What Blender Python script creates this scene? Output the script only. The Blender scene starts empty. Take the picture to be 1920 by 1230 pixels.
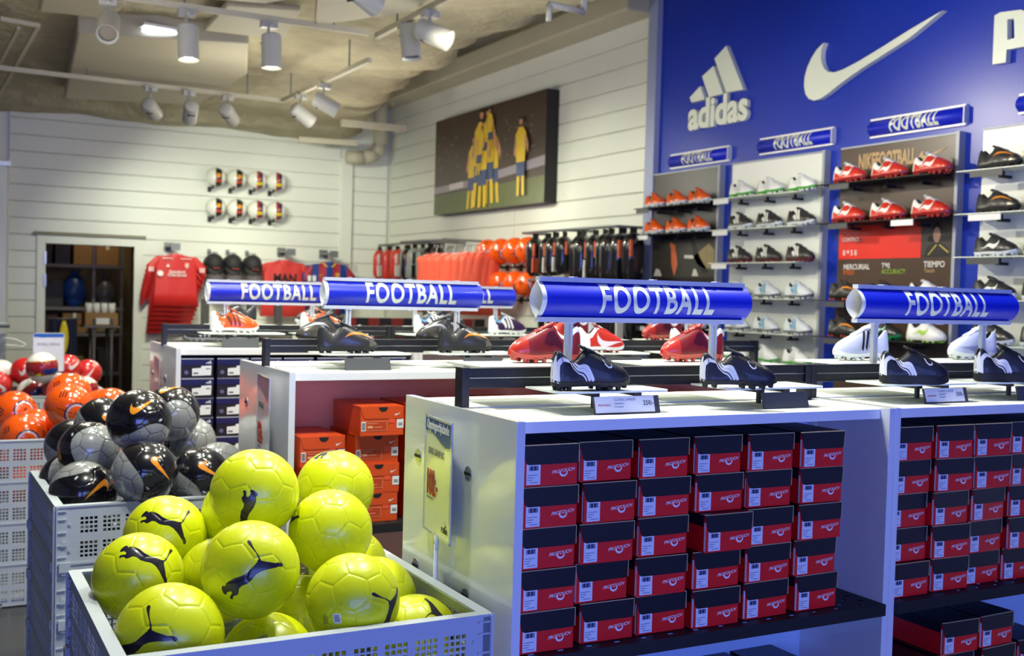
import bpy, bmesh, math, random
import numpy as np
from mathutils import Matrix, Vector, Quaternion
random.seed(7); rng = np.random.default_rng(7)
PI = math.pi
sc = bpy.context.scene
COL = sc.collection

# ------------------------------------------------------------------ camera, world, main lights, exposure
FPX = 2062.; CAMZ = 1.55
_yaw, _pit, _rol = (math.radians(a) for a in (28.2057, -1.8398, 1.5415))
Fv = Vector((math.sin(_yaw)*math.cos(_pit), math.cos(_yaw)*math.cos(_pit), math.sin(_pit)))
_r = Vector((math.cos(_yaw), -math.sin(_yaw), 0)); _u = _r.cross(Fv)
Rv = _r*math.cos(_rol)+_u*math.sin(_rol); Uv = -_r*math.sin(_rol)+_u*math.cos(_rol)
CAMP = Vector((0, 0, CAMZ))
cam = bpy.data.cameras.new('camera'); camo = bpy.data.objects.new('camera', cam); COL.objects.link(camo)
cam.sensor_width = 36; cam.lens = FPX*36/1920; cam.clip_start = .05; cam.clip_end = 60
M = Matrix.Identity(4)
for i in range(3):
    M[i][0] = Rv[i]; M[i][1] = Uv[i]; M[i][2] = -Fv[i]; M[i][3] = CAMP[i]
camo.matrix_world = M
cam.dof.use_dof = True; cam.dof.focus_distance = 2.8; cam.dof.aperture_fstop = 4.5
sc.camera = camo

def at(x, y, X=None, Y=None, Z=None):
    """the point of a room plane (X=, Y= or Z= const) that pixel x, y of the 1920x1230 photograph shows"""
    d = (x-960)*Rv-(y-615)*Uv+FPX*Fv
    ax, v = (0, X) if X is not None else (1, Y) if Y is not None else (2, Z)
    return CAMP+d*((v-CAMP[ax])/d[ax])

w = bpy.data.worlds.new('world'); sc.world = w; w.use_nodes = True
w.node_tree.nodes['Background'].inputs[0].default_value = (.80, .83, .78, 1)
w.node_tree.nodes['Background'].inputs[1].default_value = .10

def light(name, kind, loc, energy, color, size=.1, size_y=None, target=None, angle=60, blend=.6):
    l = bpy.data.lights.new(name, kind); o = bpy.data.objects.new(name, l); COL.objects.link(o)
    l.energy = energy; l.color = color; o.location = loc
    if kind == 'AREA':
        l.size = size
        if size_y: l.shape = 'RECTANGLE'; l.size_y = size_y
    else: l.shadow_soft_size = size
    if kind == 'SPOT': l.spot_size = math.radians(angle); l.spot_blend = blend
    if target is not None:
        o.rotation_euler = (Vector(target)-Vector(loc)).to_track_quat('-Z', 'Y').to_euler()
    return o
WARM = (1, .93, .76); GREENISH = (.97, 1, .80); NEUT = (.98, 1, .90)
# assumed fill light behind the camera, source unseen (blue beside the warm lamps)
light('assumed_blue_fill', 'AREA', (.6, -2.6, 1.35), 150, (.17, .25, 1.0), 4.5, 1.9, target=(1.4, 3, .9))
# overhead spots added as fill for level surfaces, no fixtures built
for (x, y, e) in ((.75, 3.0, 70), (1.75, 2.75, 60), (3.0, 2.75, 60), (.9, 4.5, 65), (2.0, 4.4, 60), (3.3, 4.3, 55), (.7, 6.1, 60), (1.9, 5.8, 60), (3.2, 6.0, 50), (1.0, 8.2, 60), (2.6, 7.7, 50), (3.8, 9.6, 40), (1.8, 10.2, 50)):
    light('overhead_fill', 'SPOT', (x, y, 3.1), e*1.38, NEUT, .06, target=(x, y, 0), angle=125, blend=1)
for (x, y, e) in ((1.7, 2.98, 20), (3.2, 4.4, 9), (.5, 6.2, 12), (2.2, 8.4, 12), (3.6, 10.8, 12), (3.2, 8.9, 14), (3.0, 6.4, 9)):
    light('room_fill', 'POINT', (x, y, 2.65), e*1.1, (1, .96, .82), .25)  # added point fills for ceiling and unit interiors; no pendants hang here

vs = sc.view_settings
vs.view_transform = 'Standard'; vs.look = 'None'; vs.gamma = 1; vs.use_curve_mapping = False
vs.exposure = 0.65

# ------------------------------------------------------------------ materials
def lin(c):
    c = [v/255 for v in c]
    return tuple(v/12.92 if v <= .04045 else ((v+.055)/1.055)**2.4 for v in c)+(1,)
_mats = {}
def mat(name, rgb, rough=.5, metal=0, coat=0, var=.06, scale=12, bump=0, bscale=80, emit=0, trans=0, alpha=1, sub=0):
    if name in _mats: return _mats[name]
    m = bpy.data.materials.new(name); m.use_nodes = True; nt = m.node_tree; N = nt.nodes
    b = N['Principled BSDF']; c = lin(rgb)
    b.inputs['Roughness'].default_value = rough; b.inputs['Metallic'].default_value = metal
    b.inputs['Coat Weight'].default_value = coat; b.inputs['Coat Roughness'].default_value = .05
    b.inputs['Transmission Weight'].default_value = trans; b.inputs['Alpha'].default_value = alpha
    tc = N.new('ShaderNodeTexCoord'); nz = N.new('ShaderNodeTexNoise'); nz.inputs['Scale'].default_value = scale
    nz.inputs['Detail'].default_value = 4
    nt.links.new(tc.outputs['Object'], nz.inputs['Vector'])
    mr = N.new('ShaderNodeMapRange'); mr.inputs[3].default_value = 1-var; mr.inputs[4].default_value = 1+var
    nt.links.new(nz.outputs['Fac'], mr.inputs[0])
    hs = N.new('ShaderNodeHueSaturation'); hs.inputs['Color'].default_value = c
    nt.links.new(mr.outputs[0], hs.inputs['Value']); nt.links.new(hs.outputs[0], b.inputs['Base Color'])
    if bump:
        n2 = N.new('ShaderNodeTexNoise'); n2.inputs['Scale'].default_value = bscale; n2.inputs['Detail'].default_value = 5
        nt.links.new(tc.outputs['Object'], n2.inputs['Vector'])
        bp = N.new('ShaderNodeBump'); bp.inputs['Strength'].default_value = bump; bp.inputs['Distance'].default_value = .01
        nt.links.new(n2.outputs['Fac'], bp.inputs['Height']); nt.links.new(bp.outputs[0], b.inputs['Normal'])
    if emit:
        b.inputs['Emission Color'].default_value = c; b.inputs['Emission Strength'].default_value = emit
    _mats[name] = m
    return m
def matcol(name, rough=.4, coat=0, metal=0, bump=0, bscale=60, logo=None):
    """colour print stored on the vertices (flat print on a ball)"""
    if name in _mats: return _mats[name]
    m = bpy.data.materials.new(name); m.use_nodes = True; nt = m.node_tree; N = nt.nodes; b = N['Principled BSDF']
    a = N.new('ShaderNodeAttribute'); a.attribute_name = 'Col'
    if logo is None: nt.links.new(a.outputs['Color'], b.inputs['Base Color'])
    else:                                   # crisp printed emblem: its outline distance is stored on the vertices
        l = N.new('ShaderNodeAttribute'); l.attribute_name = 'Logo'; mr = N.new('ShaderNodeMapRange')
        mr.inputs[1].default_value = -.003; mr.inputs[2].default_value = .003; mr.inputs[3].default_value = 1; mr.inputs[4].default_value = 0
        mx = N.new('ShaderNodeMix'); mx.data_type = 'RGBA'; mx.inputs[7].default_value = lin(logo)
        nt.links.new(l.outputs['Fac'], mr.inputs[0]); nt.links.new(mr.outputs[0], mx.inputs[0])
        nt.links.new(a.outputs['Color'], mx.inputs[6]); nt.links.new(mx.outputs[2], b.inputs['Base Color'])
    b.inputs['Roughness'].default_value = rough; b.inputs['Coat Weight'].default_value = coat
    b.inputs['Coat Roughness'].default_value = .04; b.inputs['Metallic'].default_value = metal
    if bump:
        tc = N.new('ShaderNodeTexCoord'); n2 = N.new('ShaderNodeTexNoise'); n2.inputs['Scale'].default_value = bscale
        nt.links.new(tc.outputs['Object'], n2.inputs['Vector'])
        bp = N.new('ShaderNodeBump'); bp.inputs['Strength'].default_value = bump; bp.inputs['Distance'].default_value = .003
        nt.links.new(n2.outputs['Fac'], bp.inputs['Height']); nt.links.new(bp.outputs[0], b.inputs['Normal'])
    _mats[name] = m
    return m
WALL = mat('white_wall_paint', (226, 228, 216), .38, var=.02, scale=2, bump=.05, bscale=30)
LAM = mat('white_laminate', (225, 228, 226), .16, coat=.6, var=.015)
LAMTOP = mat('white_laminate_top', (236, 238, 230), .7, var=.01)
_b = LAMTOP.node_tree.nodes['Principled BSDF']; _b.inputs['Specular IOR Level'].default_value = .1
LAMIN = mat('white_laminate_inside', (222, 224, 226), .3, var=.02)
CEIL = mat('sprayed_ceiling', (182, 174, 144), .85, var=.32, scale=3.5, bump=1.0, bscale=9)
_b = [n for n in CEIL.node_tree.nodes if n.type == 'BUMP'][0]; _b.inputs['Distance'].default_value = .035
CREAM = mat('cream_duct_paint', (190, 184, 160), .6, var=.08, scale=3, bump=.2, bscale=15)
BLUEW = mat('royal_blue_wall', (20, 50, 168), .32, var=.04, scale=3)
DBLUE = mat('sign_blue', (6, 34, 196), .42, coat=.12, var=.02)
WHITE = mat('white_plastic', (235, 236, 232), .35, var=.02)
LOGOW = mat('logo_white_acrylic', (226, 232, 214), .35, var=.02)
CLEAR = mat('clear_profile', (205, 210, 218), .12, coat=.5, var=.02)
ACR = mat('clear_acrylic', (235, 240, 238), .05, trans=.75, var=.01)
BLK = mat('black_metal', (16, 17, 22), .38, var=.1, bump=.05)
BLKM = mat('matt_black', (20, 19, 20), .6, var=.1)
DGREY = mat('dark_grey_plastic', (70, 72, 74), .5, var=.05)
MGREY = mat('mid_grey_metal', (120, 124, 126), .4, metal=.4, var=.05)
SILV = mat('brushed_silver', (175, 178, 180), .3, metal=.9, var=.05)
LGREY = mat('light_grey_trim', (160, 166, 175), .4, var=.03)
CRATE = mat('pale_grey_polypropylene', (182, 190, 194), .42, var=.03, scale=6, bump=.06, bscale=40)
FLOOR = mat('polished_dark_floor', (62, 60, 58), .25, var=.12, scale=4)
GLASSP = mat('pale_glass_shelf', (222, 230, 216), .4, var=.02)
LAMP = mat('lamp_face', (255, 250, 225), .5, emit=14, var=0)
TUBE = mat('fluorescent_tube', (225, 235, 255), .5, emit=3, var=0)
SPOTM = mat('spotlight_grey_enamel', (176, 176, 168), .4, var=.03)
TAPE = mat('light_paper', (228, 230, 228), .6, var=.02)
INK = mat('black_ink', (22, 20, 22), .5, var=.05)
REDI = mat('red_ink', (176, 62, 40), .5, var=.05)

# ------------------------------------------------------------------ mesh helpers
class MB:
    def __init__(s): s.v = []; s.f = []; s.m = []
    def add(s, vs, fs, m=0):
        o = len(s.v); s.v += [tuple(p) for p in vs]; s.f += [tuple(o+i for i in f) for f in fs]; s.m += [m]*len(fs); return s
    def box(s, x0, x1, y0, y1, z0, z1, m=0):
        v = [(x, y, z) for x in (x0, x1) for y in (y0, y1) for z in (z0, z1)]
        return s.add(v, [(0, 1, 3, 2), (4, 6, 7, 5), (0, 4, 5, 1), (2, 3, 7, 6), (0, 2, 6, 4), (1, 5, 7, 3)], m)
    def cyl(s, a, b, r, n=12, m=0, r2=None, cap=True):
        a = Vector(a); b = Vector(b); d = (b-a).normalized(); r2 = r if r2 is None else r2
        t = d.orthogonal().normalized(); q = d.cross(t)
        v = []
        for k in range(n):
            c = math.cos(2*PI*k/n); e = math.sin(2*PI*k/n)
            v.append(a+(t*c+q*e)*r); v.append(b+(t*c+q*e)*r2)
        f = [(2*k, 2*((k+1) % n), 2*((k+1) % n)+1, 2*k+1) for k in range(n)]
        if cap: f += [tuple(2*k for k in range(n))[::-1], tuple(2*k+1 for k in range(n))]
        return s.add(v, f, m)
    def tube(s, pts, r, n=8, m=0):
        for a, b in zip(pts, pts[1:]): s.cyl(a, b, r, n, m)
        return s
    def loft(s, rings, m=0, cap=True, close=True):
        n = len(rings[0]); v = [p for r in rings for p in r]; f = []
        for i in range(len(rings)-1):
            for k in range(n if close else n-1):
                a = i*n+k; b = i*n+(k+1) % n
                f.append((a, b, b+n, a+n))
        if cap and close:
            f.append(tuple(range(n))[::-1]); f.append(tuple((len(rings)-1)*n+k for k in range(n)))
        return s.add(v, f, m)
    def prism(s, poly, fn, t0, t1, m=0):
        """poly 2D outline (may be concave); fn(a, b, t) -> 3D"""
        n = len(poly); v = [fn(a, b, t0) for a, b in poly]+[fn(a, b, t1) for a, b in poly]
        f = [(k, (k+1) % n, (k+1) % n+n, k+n) for k in range(n)]
        from mathutils.geometry import tessellate_polygon
        tri = tessellate_polygon([[Vector((a, b, 0)) for a, b in poly]])
        f += [tuple(t) for t in tri]+[tuple(i+n for i in t)[::-1] for t in tri]
        return s.add(v, f, m)
    def mesh(s, name, mats, smooth=False, recalc=True):
        me = bpy.data.meshes.new(name); me.from_pydata(s.v, [], s.f)
        for m in (mats if isinstance(mats, (list, tuple)) else [mats]): me.materials.append(m)
        if len(set(s.m)) > 1: me.polygons.foreach_set('material_index', s.m)
        if recalc:
            bm = bmesh.new(); bm.from_mesh(me); bmesh.ops.recalc_face_normals(bm, faces=bm.faces); bm.to_mesh(me); bm.free()
        if smooth: me.polygons.foreach_set('use_smooth', [True]*len(me.polygons))
        me.update(); return me
def link(name, data, parent=None, mtx=None, loc=None, rz=0):
    o = bpy.data.objects.new(name, data); COL.objects.link(o)
    if mtx is not None: o.matrix_basis = mtx
    if loc is not None: o.location = loc; o.rotation_euler = (0, 0, rz)
    if parent is not None: o.parent = parent
    return o
def ob(name, mb, mats, parent=None, smooth=False, bevel=0, **k):
    o = link(name, mb.mesh(name, mats, smooth), parent, **k)
    if bevel:
        b = o.modifiers.new('bevel', 'BEVEL'); b.width = bevel; b.segments = 2; b.limit_method = 'ANGLE'; b.angle_limit = .7
    return o
def tag(o, label=None, cat=None, group=None, kind=None):
    if label: o['label'] = label
    if cat: o['category'] = cat
    if group: o['group'] = group
    if kind: o['kind'] = kind
    return o
def thing(name, label, cat, loc=(0, 0, 0), rz=0, group=None):
    o = link(name, None, loc=loc, rz=rz); o.empty_display_size = .05
    return tag(o, label, cat, group)
def struct(name, mb, m, **k): return tag(ob(name, mb, m, **k), kind='structure')
def basis(o, x, y, z):
    m = Matrix.Identity(4)
    for i in range(3): m[i][0] = x[i]; m[i][1] = y[i]; m[i][2] = z[i]; m[i][3] = o[i]
    return m
FRONT = lambda o, s=1, sx=1: basis(o, Vector((s*sx, 0, 0)), Vector((0, 0, s)), Vector((0, -s, 0)))      # lettering facing -Y
SIDE = lambda o, s=1, sx=1: basis(o, Vector((0, -s*sx, 0)), Vector((0, 0, s)), Vector((-s, 0, 0)))       # lettering facing -X
_txt = {}
def text_mesh(s, m, off=.0, depth=.01, align='CENTER'):
    k = (s, m.name, off, depth, align)
    if k in _txt: return _txt[k]
    c = bpy.data.curves.new('lettering', 'FONT'); c.body = s; c.size = 1; c.offset = off; c.extrude = depth
    c.align_x = align; c.align_y = 'CENTER'; c.resolution_u = 6; c.space_line = .9; c.space_character = 1.16 if s == 'FOOTBALL' else 1.0
    o = bpy.data.objects.new('lettering', c); COL.objects.link(o)
    dg = bpy.context.evaluated_depsgraph_get()
    me = bpy.data.meshes.new_from_object(o.evaluated_get(dg)); me.materials.clear(); me.materials.append(m)
    bpy.data.objects.remove(o); _txt[k] = me
    return me
def letters(s, m, parent, mtx, off=.0, depth=.01, align='CENTER', name='lettering'):
    return link(name, text_mesh(s, m, off, depth, align), parent, mtx=mtx)
def grid_plate(us, vsl, solid, fn, t):
    """plate with real rectangular holes: us, vsl breakpoints, solid(i,j) -> bool, fn(u, v, w) -> 3D, thickness t"""
    mb = MB(); nu = len(us); nv = len(vsl)
    idx = {}
    def V(i, j, k):
        if (i, j, k) not in idx: idx[(i, j, k)] = len(mb.v); mb.v.append(fn(us[i], vsl[j], k*t))
        return idx[(i, j, k)]
    S = [[solid(i, j) for j in range(nv-1)] for i in range(nu-1)]
    g = lambda i, j: 0 <= i < nu-1 and 0 <= j < nv-1 and S[i][j]
    for i in range(nu-1):
        for j in range(nv-1):
            if not S[i][j]: continue
            mb.f.append((V(i, j, 0), V(i+1, j, 0), V(i+1, j+1, 0), V(i, j+1, 0)))
            mb.f.append((V(i, j, 1), V(i, j+1, 1), V(i+1, j+1, 1), V(i+1, j, 1)))
            if not g(i-1, j): mb.f.append((V(i, j, 0), V(i, j+1, 0), V(i, j+1, 1), V(i, j, 1)))
            if not g(i+1, j): mb.f.append((V(i+1, j, 0), V(i+1, j, 1), V(i+1, j+1, 1), V(i+1, j+1, 0)))
            if not g(i, j-1): mb.f.append((V(i, j, 0), V(i, j, 1), V(i+1, j, 1), V(i+1, j, 0)))
            if not g(i, j+1): mb.f.append((V(i, j+1, 0), V(i+1, j+1, 0), V(i+1, j+1, 1), V(i, j+1, 1)))
    mb.m = [0]*len(mb.f)
    return mb

# emblem outlines (local units about 1 wide)
SWOOSH = [(0.985, .50), (.80, .385), (.60, .265), (.40, .150), (.255, .075), (.185, .042), (.115, .020), (.060, .028), (.022, .060),
          (.0, .125), (.006, .195), (.030, .270), (.065, .345), (.105, .415), (.118, .425), (.100, .370), (.094, .315), (.106, .268), (.135, .240),
          (.175, .228), (.230, .232), (.300, .250), (.450, .300), (.640, .370), (.83, .44)]
SWC = [(a-.45, b-.22) for a, b in SWOOSH]
_p = [(230, 556), (241, 565), (246, 580), (256, 605), (272, 632), (288, 655), (300, 683), (330, 690), (362, 695), (385, 699), (405, 695), (428, 697),
      (440, 710), (432, 724), (408, 720), (385, 727), (345, 733), (300, 745), (272, 762), (250, 790), (225, 812), (195, 823), (178, 838), (176, 862),
      (168, 880), (150, 883), (139, 896), (141, 908), (127, 908), (119, 896), (130, 878), (138, 866), (130, 856), (112, 860), (100, 868), (102, 878), (88, 882), (78, 868), (71, 848),
      (72, 828), (82, 822), (95, 826), (100, 808), (118, 796), (150, 779), (190, 768), (222, 752), (248, 725), (276, 694), (286, 672), (270, 640), (245, 608), (226, 585), (217, 570), (220, 558)]
CAT = [((a-242)/246., -(b-732)/246.) for a, b in _p]      # leaping cat, ball radius = 1

# ------------------------------------------------------------------ the room
mb = MB().box(-6, 5.4, -4, 16, -.1, 0); struct('floor', mb, FLOOR)
YB = 12.95; XR = 5.15; ZC = 4.3
# back wall core (left of the door, right of the door, above the door, upper part), planks are parts
DX0, DX1, DZ = 1.17, 2.09, 1.95
mb = MB().box(-6, DX0, YB+.03, YB+.15, 0, ZC).box(DX1, 5.3, YB+.03, YB+.15, 0, ZC).box(DX0, DX1, YB+.03, YB+.15, DZ, ZC)
wb = struct('wall_back', mb, WALL)
def plank(mesh_cache={}, L=1.0, axis='x'):
    k = (round(L, 3), axis)
    if k not in mesh_cache:
        a = .004; h = .178; t = .03
        pr = [(0, a), (-t+.006, a), (-t, a+.006), (-t, h-.007), (-t+.006, h-.001), (0, h-.001)]
        m = MB()
        if axis == 'x': m.loft([[(x, y, z) for y, z in pr] for x in (0, L)])
        else: m.loft([[(y, x, z) for y, z in pr] for x in (0, L)])
        mesh_cache[k] = m.mesh('plank', WALL)
    return mesh_cache[k]
Z0 = 2.037-.178*11
for k in range(-1, 12):
    z = Z0+.178*k
    if z < -.01: continue
    segs = [(-2.4, .69), (.80, DX0-.09), (DX1+.09, 4.50), (4.64, 5.12)] if z+.178 < DZ+.15 else [(-2.4, .69), (.80, 4.50), (4.64, 5.12)]
    for a, b in segs: link('plank', plank(L=b-a), wb, loc=(a, YB+.03, z))
for k in range(12, 19):
    z = Z0+.178*k
    segs = [(-2.4, .69), (.80, 4.50)] + ([(4.64, 5.12)] if z < 2.95 else [])
    for a, b in segs: link('plank', plank(L=b-a), wb, loc=(a, YB+.03, z))
struct('trim_1', MB().box(4.50, 4.64, YB-.06, YB+.03, 0, 3.14), WALL, bevel=.004)
struct('trim_2', MB().box(.69, .80, YB-.10, YB+.03, 0, 2.82), WALL, bevel=.004)
# right wall
mb = MB().box(XR+.03, XR+.15, -4, YB+.2, 0, ZC); wr = struct('wall_right', mb, WALL)
YBL = 7.25
for k in range(0, 21):
    z = Z0+.178*k
    for a, b in ((YBL+.05, 9.61), (9.616, 12.93)): link('plank', plank(L=b-a, axis='y'), wr, loc=(XR+.03, a, z))
struct('wall_left', MB().box(-6, -5.85, -4, 16, 0, ZC), WALL)
struct('wall_front', MB().box(-6, -1.9, -4.1, -4, 0, ZC).box(3.1, 5.3, -4.1, -4, 0, ZC).box(-1.9, 3.1, -4.1, -4, 2.6, ZC), WALL)
# ceiling slab
struct('ceiling', MB().box(-6, 5.4, -4, 16, ZC, ZC+.1), CEIL)
# royal blue fitted wall section
bw = MB().box(5.12, XR+.02, -2, YBL-.08, .9, 3.98)
tag(ob('wall_panel', bw, BLUEW), kind='structure')
tag(ob('trim_3', MB().box(5.07, XR+.02, YBL-.08, YBL+.04, 0, 3.98), mat('lilac_trim', (150, 158, 190), .4)), kind='structure')
tag(ob('trim_4', MB().box(5.02, XR+.02, -2, YBL+.04, 3.98, 4.14), CREAM), kind='structure')
# bulkhead pipe / beam above the wooden wall
tag(ob('trim_5', MB().box(4.86, XR+.03, YBL+.04, YB, 3.80, 3.98), CREAM, bevel=.02), kind='structure')

# sprayed lower ceiling slab with an uneven edge
def slab():
    edge = [at(px, py, Z=3.42) for px, py in ((1270, 0), (1100, 30), (1020, 62), (960, 80), (900, 92), (865, 118), (800, 150), (740, 190), (690, 235), (645, 268))]
    ys = [p.y for p in edge]; xs = [p.x for p in edge]
    ny = 150; nx = 90; mb = MB()
    Y = np.linspace(2.0, 13.0, ny)
    ex = np.interp(Y, ys, xs)+.05*np.sin(Y*9)+.03*np.sin(Y*23)
    from mathutils import noise
    top = []
    for j in range(ny):
        for i in range(nx):
            x = -3+(ex[j]+3)*(i/(nx-1)); y = Y[j]
            h = noise.noise(Vector((x*1.1, y*1.1, 0)))*.05+noise.noise(Vector((x*4, y*4, 3)))*.022+abs(noise.noise(Vector((x*.8, y*7, 7))))*.02
            edgef = max(0, (x-ex[j]+.25)/.25); z = 3.44+h+.10*edgef**2
            z -= .10 if y > 12.4 else 0
            mb.v.append((x, y, z))
    for j in range(ny-1):
        for i in range(nx-1):
            a = j*nx+i; mb.f.append((a, a+1, a+nx+1, a+nx))
    o = len(mb.v)
    for j in range(ny): mb.v.append((ex[j]+.03, Y[j], 3.95))
    for j in range(ny-1): mb.f.append((j*nx+nx-1, o+j, o+j+1, (j+1)*nx+nx-1))
    mb.m = [0]*len(mb.f)
    return tag(ob('ceiling_slab', mb, CEIL, smooth=True), kind='structure')
slab()
def duct(name, label, cat, quad, z0, z1, m=CREAM, group=None):
    pts = [at(px, py, Z=z0) for px, py in quad]
    mb = MB().prism([(p.x, p.y) for p in pts], lambda a, b, t: (a, b, t), z0, z1)
    return tag(ob(name, mb, m, bevel=.015), label, cat, group)
duct('ventilation_duct', 'wide cream painted duct boxed under the ceiling at upper left', 'duct', [(120, 185), (370, 197), (463, 140), (466, 82), (145, 62)], 3.30, 3.6)
duct('ceiling_tray', 'flat cream ceiling tray above the leftmost spotlight', 'ceiling panel', [(72, 22), (205, 36), (238, 8), (85, -30)], 3.34, 3.38)
duct('ceiling_tray', 'flat cream ceiling tray behind the second and third spotlights', 'ceiling panel', [(382, 58), (530, 76), (565, 20), (425, 10)], 3.34, 3.38)
duct('ventilation_duct', 'bulky cream duct section at the top centre of the ceiling', 'duct', [(590, 50), (780, 22), (850, -40), (600, -60)], 3.22, 3.5)
duct('ventilation_duct', 'dim cream duct at the top edge between the trays', 'duct', [(382, -2), (500, 8), (545, 0), (560, -60), (380, -50)], 3.24, 3.5)

# left white display upright at the picture's left edge
t = thing('display_upright', 'white upright with chrome corner at the far left edge beside the door wall', 'shelf upright', (0, 0, 0))
p0 = at(-30, 300, Y=11.5); p1 = at(13, 300, Y=11.5)
ob('upright_panel', MB().box(p0.x, p1.x, 11.5, 11.62, 0, 2.62), WALL, t, bevel=.004)
ob('upright_cap', MB().box(p0.x, p1.x+.03, 11.46, 11.66, 2.62, 2.66), SILV, t)
t = thing('clothes_rail', 'grey metal clothes rail end at the left edge before the door wall', 'clothes rail')
a = at(-40, 612, Y=9.2); b = at(18, 612, Y=9.2)
ob('rail_bar', MB().cyl((a.x, 9.2, 1.20), (b.x, 9.2, 1.20), .022, 12), MGREY, t, True)
ob('rail_panel', MB().box(a.x, b.x-.02, 9.3, 9.33, .0, 1.13), mat('grey_rail_panel', (128, 134, 138), .5), t)
ob('hanger', MB().tube([(b.x-.04, 9.25, 1.10), (b.x+.05, 9.25, 1.09), (b.x+.12, 9.25, 1.05), (b.x+.10, 9.25, 1.035), (b.x-.02, 9.25, 1.045)], .004, 6), WHITE, t)

# door frame and storeroom
t = tag(ob('door_1', MB().box(DX0-.09, DX0, YB-.03, YB+.16, 0, DZ+.09).box(DX1, DX1+.10, YB-.03, YB+.16, 0, DZ+.09).box(DX0, DX1, YB-.03, YB+.16, DZ, DZ+.09), WALL, bevel=.005), kind='structure')
ob('door_header_strip', MB().box(DX0-.12, DX1+.12, YB-.06, YB-.02, DZ+.09, DZ+.125), mat('olive_header', (120, 116, 92), .5), t)
for z in (1.48, 1.72): ob('hinge', MB().box(DX0-.018, DX0+.006, YB-.045, YB-.03, z, z+.14), SILV, t)
SR = mat('storeroom_wall', (150, 132, 84), .7)
struct('wall_storeroom', MB().box(.6, 3.2, 15.6, 15.7, 0, 2.9).box(.55, .65, YB+.16, 15.7, 0, 2.9).box(2.62, 2.7, YB+.16, 15.7, 0, 2.9).box(.6, 3.2, YB+.16, 15.7, 2.75, 2.85), SR)
light('storeroom_fill', 'POINT', (2.0, 14.2, 2.55), 7, (1, .85, .55), .12)  # assumed light inside the storeroom, unseen, no fixture built
STEEL = mat('storeroom_steel', (104, 100, 104), .5, metal=.3)
t = thing('storage_shelving', 'grey steel storage shelving in the storeroom behind the doorway', 'shelving')
for x in (1.22, 1.92, 2.26): ob('post', MB().box(x-.02, x+.02, 14.9, 14.94, 0, 2.4), STEEL, t)
for z in (.35, .85, 1.18, 1.72): ob('shelf', MB().box(1.15, 2.30, 14.88, 15.4, z, z+.04), STEEL, t)
BX = [mat('brown_carton', (150, 112, 66), .7), mat('dark_shoe_carton', (28, 24, 34), .5), mat('blue_plastic_bag', (24, 64, 140), .35), mat('maroon_carton', (70, 26, 30), .6)]
boxes = [(1.24, 1.42, 1.76, 2.1, 1, 'dark carton on the top storeroom shelf, left end'), (1.46, 1.64, 1.76, 2.05, 1, 'dark carton on the top storeroom shelf, second from left'),
         (1.68, 1.9, 1.76, 2.2, 0, 'brown carton on the top storeroom shelf, middle'), (1.95, 2.22, 1.76, 2.02, 0, 'low brown carton on the top storeroom shelf, right end'),
         (1.26, 1.56, 1.22, 1.55, 1, 'wide dark carton on the middle storeroom shelf, left'), (1.26, 1.5, .89, 1.12, 3, 'maroon carton on the lower storeroom shelf, left'),
         (1.56, 1.84, .89, 1.14, 0, 'brown carton on the lower storeroom shelf, centre'), (1.9, 2.2, .39, .7, 1, 'dark carton on the bottom storeroom shelf, right')]
for x0, x1, z0, z1, m, lab in boxes:
    o = thing('carton', lab, 'box', (0, 0, 0), group='cartons in the storeroom')
    ob('carton_body', MB().box(x0, x1, 14.92, 15.3, z0+.001, z1), BX[m], o, bevel=.004)
    ob('carton_tape', MB().box((x0+x1)/2-.02, (x0+x1)/2+.02, 14.915, 15.305, z1-.06, z1+.002), TAPE if m == 0 else BLKM, o)
def bag(x, y, z, rx, rz, m, lab, n='plastic_bag'):
    o = thing(n, lab, 'bag', (x, y, z))
    rings = []
    for i in range(9):
        f = i/8; s = math.sin(PI*(f*.86+.08))**.6
        rings.append([(rx*s*math.cos(a)*(1+.12*math.sin(3*a+i)), rx*.7*s*math.sin(a)*(1+.1*math.cos(5*a-i)), rz*f) for a in np.linspace(0, 2*PI, 14, endpoint=False)])
    ob('bag_body', MB().loft(rings), m, o, True)
    ob('bag_knot', MB().cyl((0, 0, rz*.96), (.01, 0, rz*1.14), .03, 8, r2=.05), m, o, True)
bag(1.70, 15.05, 1.221, .15, .40, BX[2], 'blue plastic sack on the middle storeroom shelf')
bag(2.08, 15.05, 1.221, .13, .36, mat('clear_grey_bag', (84, 86, 92), .3), 'grey clear-plastic sack right of the blue one in the storeroom')
t = thing('trolley', 'steel trolley with carton tray standing in the storeroom doorway', 'trolley', (0, 0, 0))
for x in (1.74, 1.93): 
    for y in (13.4, 13.75): ob('post', MB().cyl((x, y, 0), (x, y, 1.12), .018, 10), STEEL, t, True)
ob('tray', MB().box(1.62, 2.02, 13.35, 13.8, 1.02, 1.04), STEEL, t)
o = thing('carton', 'brown carton with white label on the trolley in the doorway', 'box', group='cartons in the storeroom')
ob('carton_body', MB().box(1.64, 2.0, 13.4, 13.75, 1.041, 1.19), BX[0], o, bevel=.003)
ob('carton_label', MB().box(1.76, 1.9, 13.392, 13.399, 1.06, 1.13), TAPE, o)
for k in range(4):
    o = thing('roll', 'white roll standing on the doorway carton, %s from left' % ('first', 'second', 'third', 'fourth')[k], 'roll', (1.69+.085*k, 13.5, 1.191), group='white rolls on the trolley carton')
    ob('roll_body', MB().cyl((0, 0, 0), (0, 0, .11), .038, 14), WHITE, o, True); ob('core', MB().cyl((0, 0, .11), (0, 0, .112), .015, 10), BLKM, o)
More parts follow.
